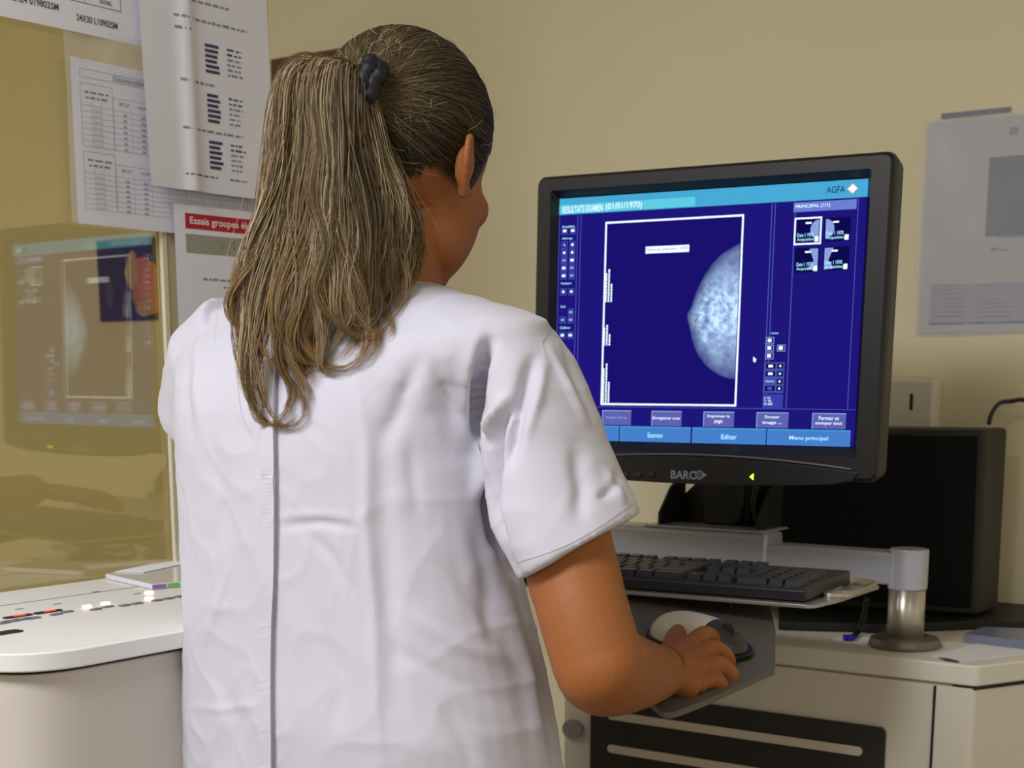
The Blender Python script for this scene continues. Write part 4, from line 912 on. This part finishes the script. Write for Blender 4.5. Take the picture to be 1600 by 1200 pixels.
b = MB(); tube(b, smooth_path([h(-.020, .086, -.0555), h(0, .0925, -.0545), h(.020, .086, -.0555)], 4), .0022, mat('lip', (176,84,72), .5), 8); b.build('mouth_line', body, smooth=True)
# ---- hair
def hair_mat():
    m = bpy.data.materials.new('hair_strands'); m.use_nodes = True; nt = m.node_tree; pb = nt.nodes['Principled BSDF']
    a = nt.nodes.new('ShaderNodeVertexColor'); a.layer_name = 'Col'; nt.links.new(a.outputs[0], pb.inputs['Base Color'])
    pb.inputs['Roughness'].default_value = .42; pb.inputs['Specular IOR Level'].default_value = .35; return m
m_hair = hair_mat()
def strands(name, paths, rads, cols, parent, label=None):
    """paths: list of (n,3) arrays -> one mesh of fine three sided strands"""
    V = []; F = []; C = []; k = 0
    for pth, r, col in zip(paths, rads, cols):
        pth = np.asarray(pth); n = len(pth); t = np.gradient(pth, axis=0); t /= np.linalg.norm(t, axis=1)[:,None]+1e-9
        ref = np.array([.3, -.9, .3]); a = np.cross(t, ref); a /= np.linalg.norm(a, axis=1)[:,None]+1e-9; b_ = np.cross(t, a)
        tt_ = np.linspace(0, 1, n); rr = r*np.where(tt_ > .8, (1-tt_)/.2*.75+.25, 1)
        for i in range(3):
            th_ = 2*math.pi*i/3; V.append(pth+(a*math.cos(th_)+b_*math.sin(th_))*rr[:,None])
        idx = np.arange(n-1)
        for i in range(3):
            j = (i+1) % 3; F.append(np.stack([k+i*n+idx, k+i*n+idx+1, k+j*n+idx+1, k+j*n+idx], 1))
        c = np.asarray(col); C.append(np.tile(c if c.ndim == 2 else np.tile(c, (n, 1)), (3, 1))); k += 3*n
    V = np.concatenate(V); F = np.concatenate(F); C = np.concatenate(C)
    me = bpy.data.meshes.new(name); me.vertices.add(len(V)); me.vertices.foreach_set('co', V.reshape(-1)); me.loops.add(len(F)*4); me.loops.foreach_set('vertex_index', F.reshape(-1))
    me.polygons.add(len(F)); me.polygons.foreach_set('loop_start', np.arange(len(F))*4); me.polygons.foreach_set('use_smooth', np.ones(len(F), bool)); me.update(calc_edges=True)
    ca = me.color_attributes.new('Col', 'FLOAT_COLOR', 'POINT'); ca.data.foreach_set('color', np.concatenate([C, np.ones((len(C), 1))], 1).reshape(-1)); me.materials.append(m_hair)
    return child(name, me, parent, label)
SC0 = Vector((0, -.012, .028)); SR = Vector((.0765, .0965, .0885))
def scalp(d, k=1.0): return np.array(h(SC0.x+SR.x*k*d.x, SC0.y+SR.y*k*d.y, SC0.z+SR.z*k*d.z))
def dirof(p): l = RH.transposed()@(Vector(p)-HC)-SC0; return Vector((l.x/SR.x, l.y/SR.y, l.z/SR.z))
def hit_scalp(px, py, k=1.0):
    lo = None
    for Y in np.arange(1.35, 1.62, .0015):
        if dirof(P(px, py, Y)).length <= k: lo = P(px, py, Y); break
    return lo
tie_p = hit_scalp(580, 146); TD = dirof(tie_p).normalized(); TIE = Vector(scalp(TD, 1.19))
def hairy(d):
    return d.z > np.interp(d.y, [-1, -.6, -.42, -.28, -.16, .0, .08, .20, .34, .48, .60, .80, 1], [-.95, -.92, -.74, -.50, -.20, .0, -.38, -.58, -.52, -.05, .35, .75, .95])
cols_d = [lin(c) for c in ((66,56,40), (84,72,50), (104,90,66), (58,48,36), (128,112,84))]
cols_p = [lin(c) for c in ((150,130,98), (126,106,76), (182,164,132), (96,78,52), (206,190,160), (140,112,72))]
# scalp cap under the strands
b = MB(); nu, nv = 64, 40; vs = []
for i in range(nv+1):
    for j in range(nu):
        th_ = math.pi*i/nv; ph = 2*math.pi*j/nu; d = Vector((math.sin(th_)*math.cos(ph), math.sin(th_)*math.sin(ph), math.cos(th_))); vs.append((d, Vector(scalp(d, 1.012))))
m_cap = mat('hair_under', (50, 42, 30), .7)
b.add([v[1] for v in vs], [(i*nu+j, (i+1)*nu+j, (i+1)*nu+(j+1)%nu, i*nu+(j+1)%nu) for i in range(nv) for j in range(nu) if all(hairy(vs[q][0]) for q in (i*nu+j, (i+1)*nu+j, (i+1)*nu+(j+1)%nu, i*nu+(j+1)%nu))], m_cap)
hair = b.build('hair', body, smooth=True); hair['label'] = 'dark blond hair combed back into a ponytail'
paths, rads, cols = [], [], []
cnt = 0
while cnt < 5200:
    v = rng.normal(size=3); d = Vector(v/np.linalg.norm(v))
    if not hairy(d): continue
    ang = d.angle(TD)
    if ang < .12 or (ang < .5 and rng.random() < .5): continue
    cnt += 1; n = 16; lift = rng.uniform(.0, .018); out = []; ph = rng.uniform(0, 6.28); ax = rng.uniform(.0, .02); clump = noise.noise(d*9)*.014
    e_ = TD+Vector(rng.normal(size=3)*.10); e_.normalize()
    for i in range(n):
        t = i/(n-1); q = d.slerp(e_, t*(1-.06)); k = 1.02+clump*math.sin(math.pi*min(1, t*1.3))+lift*math.sin(math.pi*t)**.8+ (.05*t**4)
        if i == 0: k = 1.0
        q = q+Vector((math.sin(5*t+ph), math.cos(4*t+ph), math.sin(3*t+2*ph)))*ax*math.sin(math.pi*t); out.append(scalp(q.normalized(), k))
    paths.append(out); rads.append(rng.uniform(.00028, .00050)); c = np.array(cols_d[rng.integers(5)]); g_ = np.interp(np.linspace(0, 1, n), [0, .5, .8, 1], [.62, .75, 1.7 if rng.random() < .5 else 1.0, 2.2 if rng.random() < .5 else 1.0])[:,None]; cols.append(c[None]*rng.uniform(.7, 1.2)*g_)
# stray wisps
for _ in range(140):
    v = rng.normal(size=3); d = Vector(v/np.linalg.norm(v))
    if not hairy(d) and not (d.z > -.7 and d.y < .4): continue
    o_ = Vector(rng.normal(size=3)).normalized()*.28; out = []
    for i in range(8):
        t = i/7; q = (d+o_*t*.8+TD*.15*t).normalized(); out.append(scalp(q, 1.03+.045*math.sin(math.pi*t)*rng.uniform(.7, 1.3) if 0 < i < 7 else 1.04+.03*t))
    paths.append(out); rads.append(.00022); cols.append(np.tile(np.array(lin((190,175,140))), (8, 1)))
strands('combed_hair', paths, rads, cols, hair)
# ---- ponytail
T = TIE
LOCKS = [  # photo guide points (x, y, distance), spread in mm at start, middle, end, share
 ([(548,105,1.435),(500,98,1.425),(466,118,1.42),(450,175,1.415),(442,250,1.41),(428,330,1.405),(408,400,1.40),(396,460,1.395),(392,530,1.39),(396,590,1.385),(408,640,1.385),(432,668,1.385),(456,655,1.385),(474,620,1.385)], (9, 13, 3.5), 1.1, 0),
 ([(548,108,1.435),(505,103,1.42),(482,130,1.41),(474,200,1.405),(466,290,1.40),(452,370,1.395),(436,440,1.39),(430,510,1.385),(444,570,1.38),(462,610,1.38),(456,645,1.38),(436,666,1.385),(420,655,1.385)], (9, 15, 3.5), 1.3, 0),
 ([(550,105,1.435),(518,100,1.415),(505,140,1.40),(504,220,1.395),(500,310,1.39),(494,400,1.38),(482,470,1.375),(478,530,1.375),(500,568,1.375),(530,575,1.38),(548,560,1.38)], (9, 15, 6), 1.4, 2),
 ([(556,108,1.435),(535,110,1.415),(530,160,1.40),(535,240,1.395),(546,320,1.39),(556,400,1.385),(566,450,1.385),(566,500,1.38),(552,545,1.38),(530,575,1.38),(505,570,1.38)], (9, 15, 7), 1.4, 2),
 ([(556,116,1.44),(562,165,1.425),(580,230,1.42),(600,300,1.42),(612,370,1.42),(610,430,1.415),(602,480,1.41),(590,510,1.405),(572,530,1.40)], (8, 13, 8), 1.1, 1),
 ([(556,122,1.445),(566,180,1.44),(596,240,1.445),(622,305,1.445),(640,360,1.445),(642,410,1.44),(630,450,1.435),(612,480,1.43)], (6, 10, 8), .8, 1),
 ([(546,104,1.435),(490,98,1.42),(460,130,1.41),(452,200,1.405),(448,280,1.40),(430,345,1.40),(404,410,1.395),(388,455,1.39),(392,490,1.39),(412,520,1.385),(420,560,1.385),(410,600,1.385)], (8, 12, 5), .7, 0),
 ([(552,106,1.43),(520,104,1.41),(512,170,1.395),(520,260,1.385),(524,340,1.38),(524,410,1.375),(536,470,1.37),(560,520,1.375),(585,505,1.38),(594,480,1.385)], (9, 14, 6), 1.2, 2),
 ([(552,110,1.44),(516,110,1.42),(490,180,1.415),(484,280,1.41),(470,360,1.405),(462,440,1.40),(474,520,1.395),(484,570,1.39),(474,620,1.385),(448,655,1.385)], (9, 15, 5), 1.0, 0),
 ([(562,116,1.44),(552,160,1.415),(562,240,1.405),(580,320,1.40),(590,390,1.395),(588,440,1.395),(575,480,1.39),(558,520,1.385)], (8, 14, 8), 1.0, 1),
]
def catmull(pts, n):
    sp = smooth_path([Vector(p) for p in pts], 8); A = np.array([list(p) for p in sp]); d = np.r_[0, np.cumsum(np.linalg.norm(np.diff(A, axis=0), axis=1))]
    t = np.linspace(0, d[-1], n); return np.stack([np.interp(t, d, A[:, k]) for k in range(3)], 1)
def push_out(A, off):
    for i in range(len(A)):
        p = Vector(A[i]); 
        if p.z > 1.40: continue
        v = p-CO; L = v.length; l, nn_, ii, t = BV.ray_cast(CO, v/L)
        if l is not None and L > t-off: A[i] = np.array(CO+v/L*(t-off))
    return A
paths, rads, cols = [], [], []
for li, (g, sp, share, cl) in enumerate(LOCKS):
    base = catmull([P(*q) for q in g], 46)
    for sub in range(9):                              # strands gather in finer locks
        ph = rng.uniform(0, 6.28); so_ = np.clip(rng.normal(size=3), -1.15, 1.15)*np.array([.85, .55, .4]); fr_ = rng.uniform(10, 22); wa = rng.uniform(.4, 1.0); cut = rng.uniform(.80, 1.0); ci = rng.integers(6); lk = rng.uniform(.5, 1.2)
        for _ in range(int(40*share)):
            o_ = np.clip(rng.normal(size=3), -1.8, 1.8)*np.array([.8, .6, .4]); t = np.linspace(0, cut*rng.uniform(.9, 1), 46)
            B = np.stack([np.interp(t, np.linspace(0, 1, 46), base[:, k]) for k in range(3)], 1)
            w = np.interp(t, [0, .12, .5, .8, 1], [sp[0]*.8, sp[1]*.8, sp[1], (sp[1]+sp[2])/2, sp[2]])*.001
            tight = np.interp(t, [0, .3, .7, 1], [.9, .75, .42, .30])
            B = B+so_[None]*w[:,None]*np.interp(t, [0, .5, .8, 1], [.75, .85, 1.1, 1.2])[:,None]+o_[None]*w[:,None]*tight[:,None]*.8
            am = np.interp(t, [0, .25, .7, 1], [0, .0016, .005, .007])*wa
            f2, p2, a2 = rng.uniform(14, 34), rng.uniform(0, 6.28), rng.uniform(0, .0022)
            B[:,0] += am*1.5*np.sin(fr_*t+ph)+a2*t*np.sin(f2*t+p2); B[:,1] += am*.6*np.cos(fr_*t+ph)
            B[:6] = B[:6]*(np.linspace(0, 1, 6)[:,None]**.5)+(np.array(TIE)+o_*np.array([.004,.004,.009]))[None]*(1-np.linspace(0, 1, 6)[:,None]**.5)
            B = push_out(B, .003+abs(o_[1])*.004+rng.uniform(0, .004))
            paths.append(B); rads.append(rng.uniform(.00022, .00042)); c = np.array(cols_p[ci if rng.random() < .6 else rng.integers(6)])*rng.uniform(.8, 1.15)*lk
            tip = np.array(lin((160,116,62))); k_ = np.clip((t-.55)/.45, 0, 1)[:,None]*.5; cols.append(c[None]*(1-k_)+tip[None]*k_)
for _ in range(110):                                   # flyaway ends
    g, sp, share, cl = LOCKS[rng.integers(len(LOCKS))]; base = catmull([P(*q) for q in g], 30); o_ = rng.normal(size=3)*np.array([.009, .005, .004]); t = np.linspace(0, 1, 30)[:,None]
    B = base+o_[None]*t**.6*1.6+np.array([[.004, 0, 0]])*np.sin(9*t+o_[0]*400); B = push_out(B, .003); B = B[:rng.integers(18, 30)]; paths.append(B); rads.append(.00022); cols.append(np.array(lin((184,158,112))))
pony = strands('ponytail', paths, rads, cols, hair, 'lighter wavy ponytail')
# hair tie
b = MB(); td = (Vector(P(500, 100, 1.42))-TIE).normalized(); s1 = td.cross(UP).normalized(); s2 = s1.cross(td).normalized()
for k, (o_, r_, tr) in enumerate(((-.008, .0170, .0070), (.001, .0175, .0072))):
    ps = [TIE+td*(o_+.0012*math.sin(7*t+k))+s1*r_*.75*math.cos(t)+s2*r_*1.15*math.sin(t) for t in np.linspace(0, 2*math.pi, 49)]; tube(b, ps, [tr*(1+.10*math.sin(11*i)) for i in range(49)], mat('tie_navy', (15, 16, 26), .55), 10, cap=False)
b.build('hair_tie', hair, smooth=True)
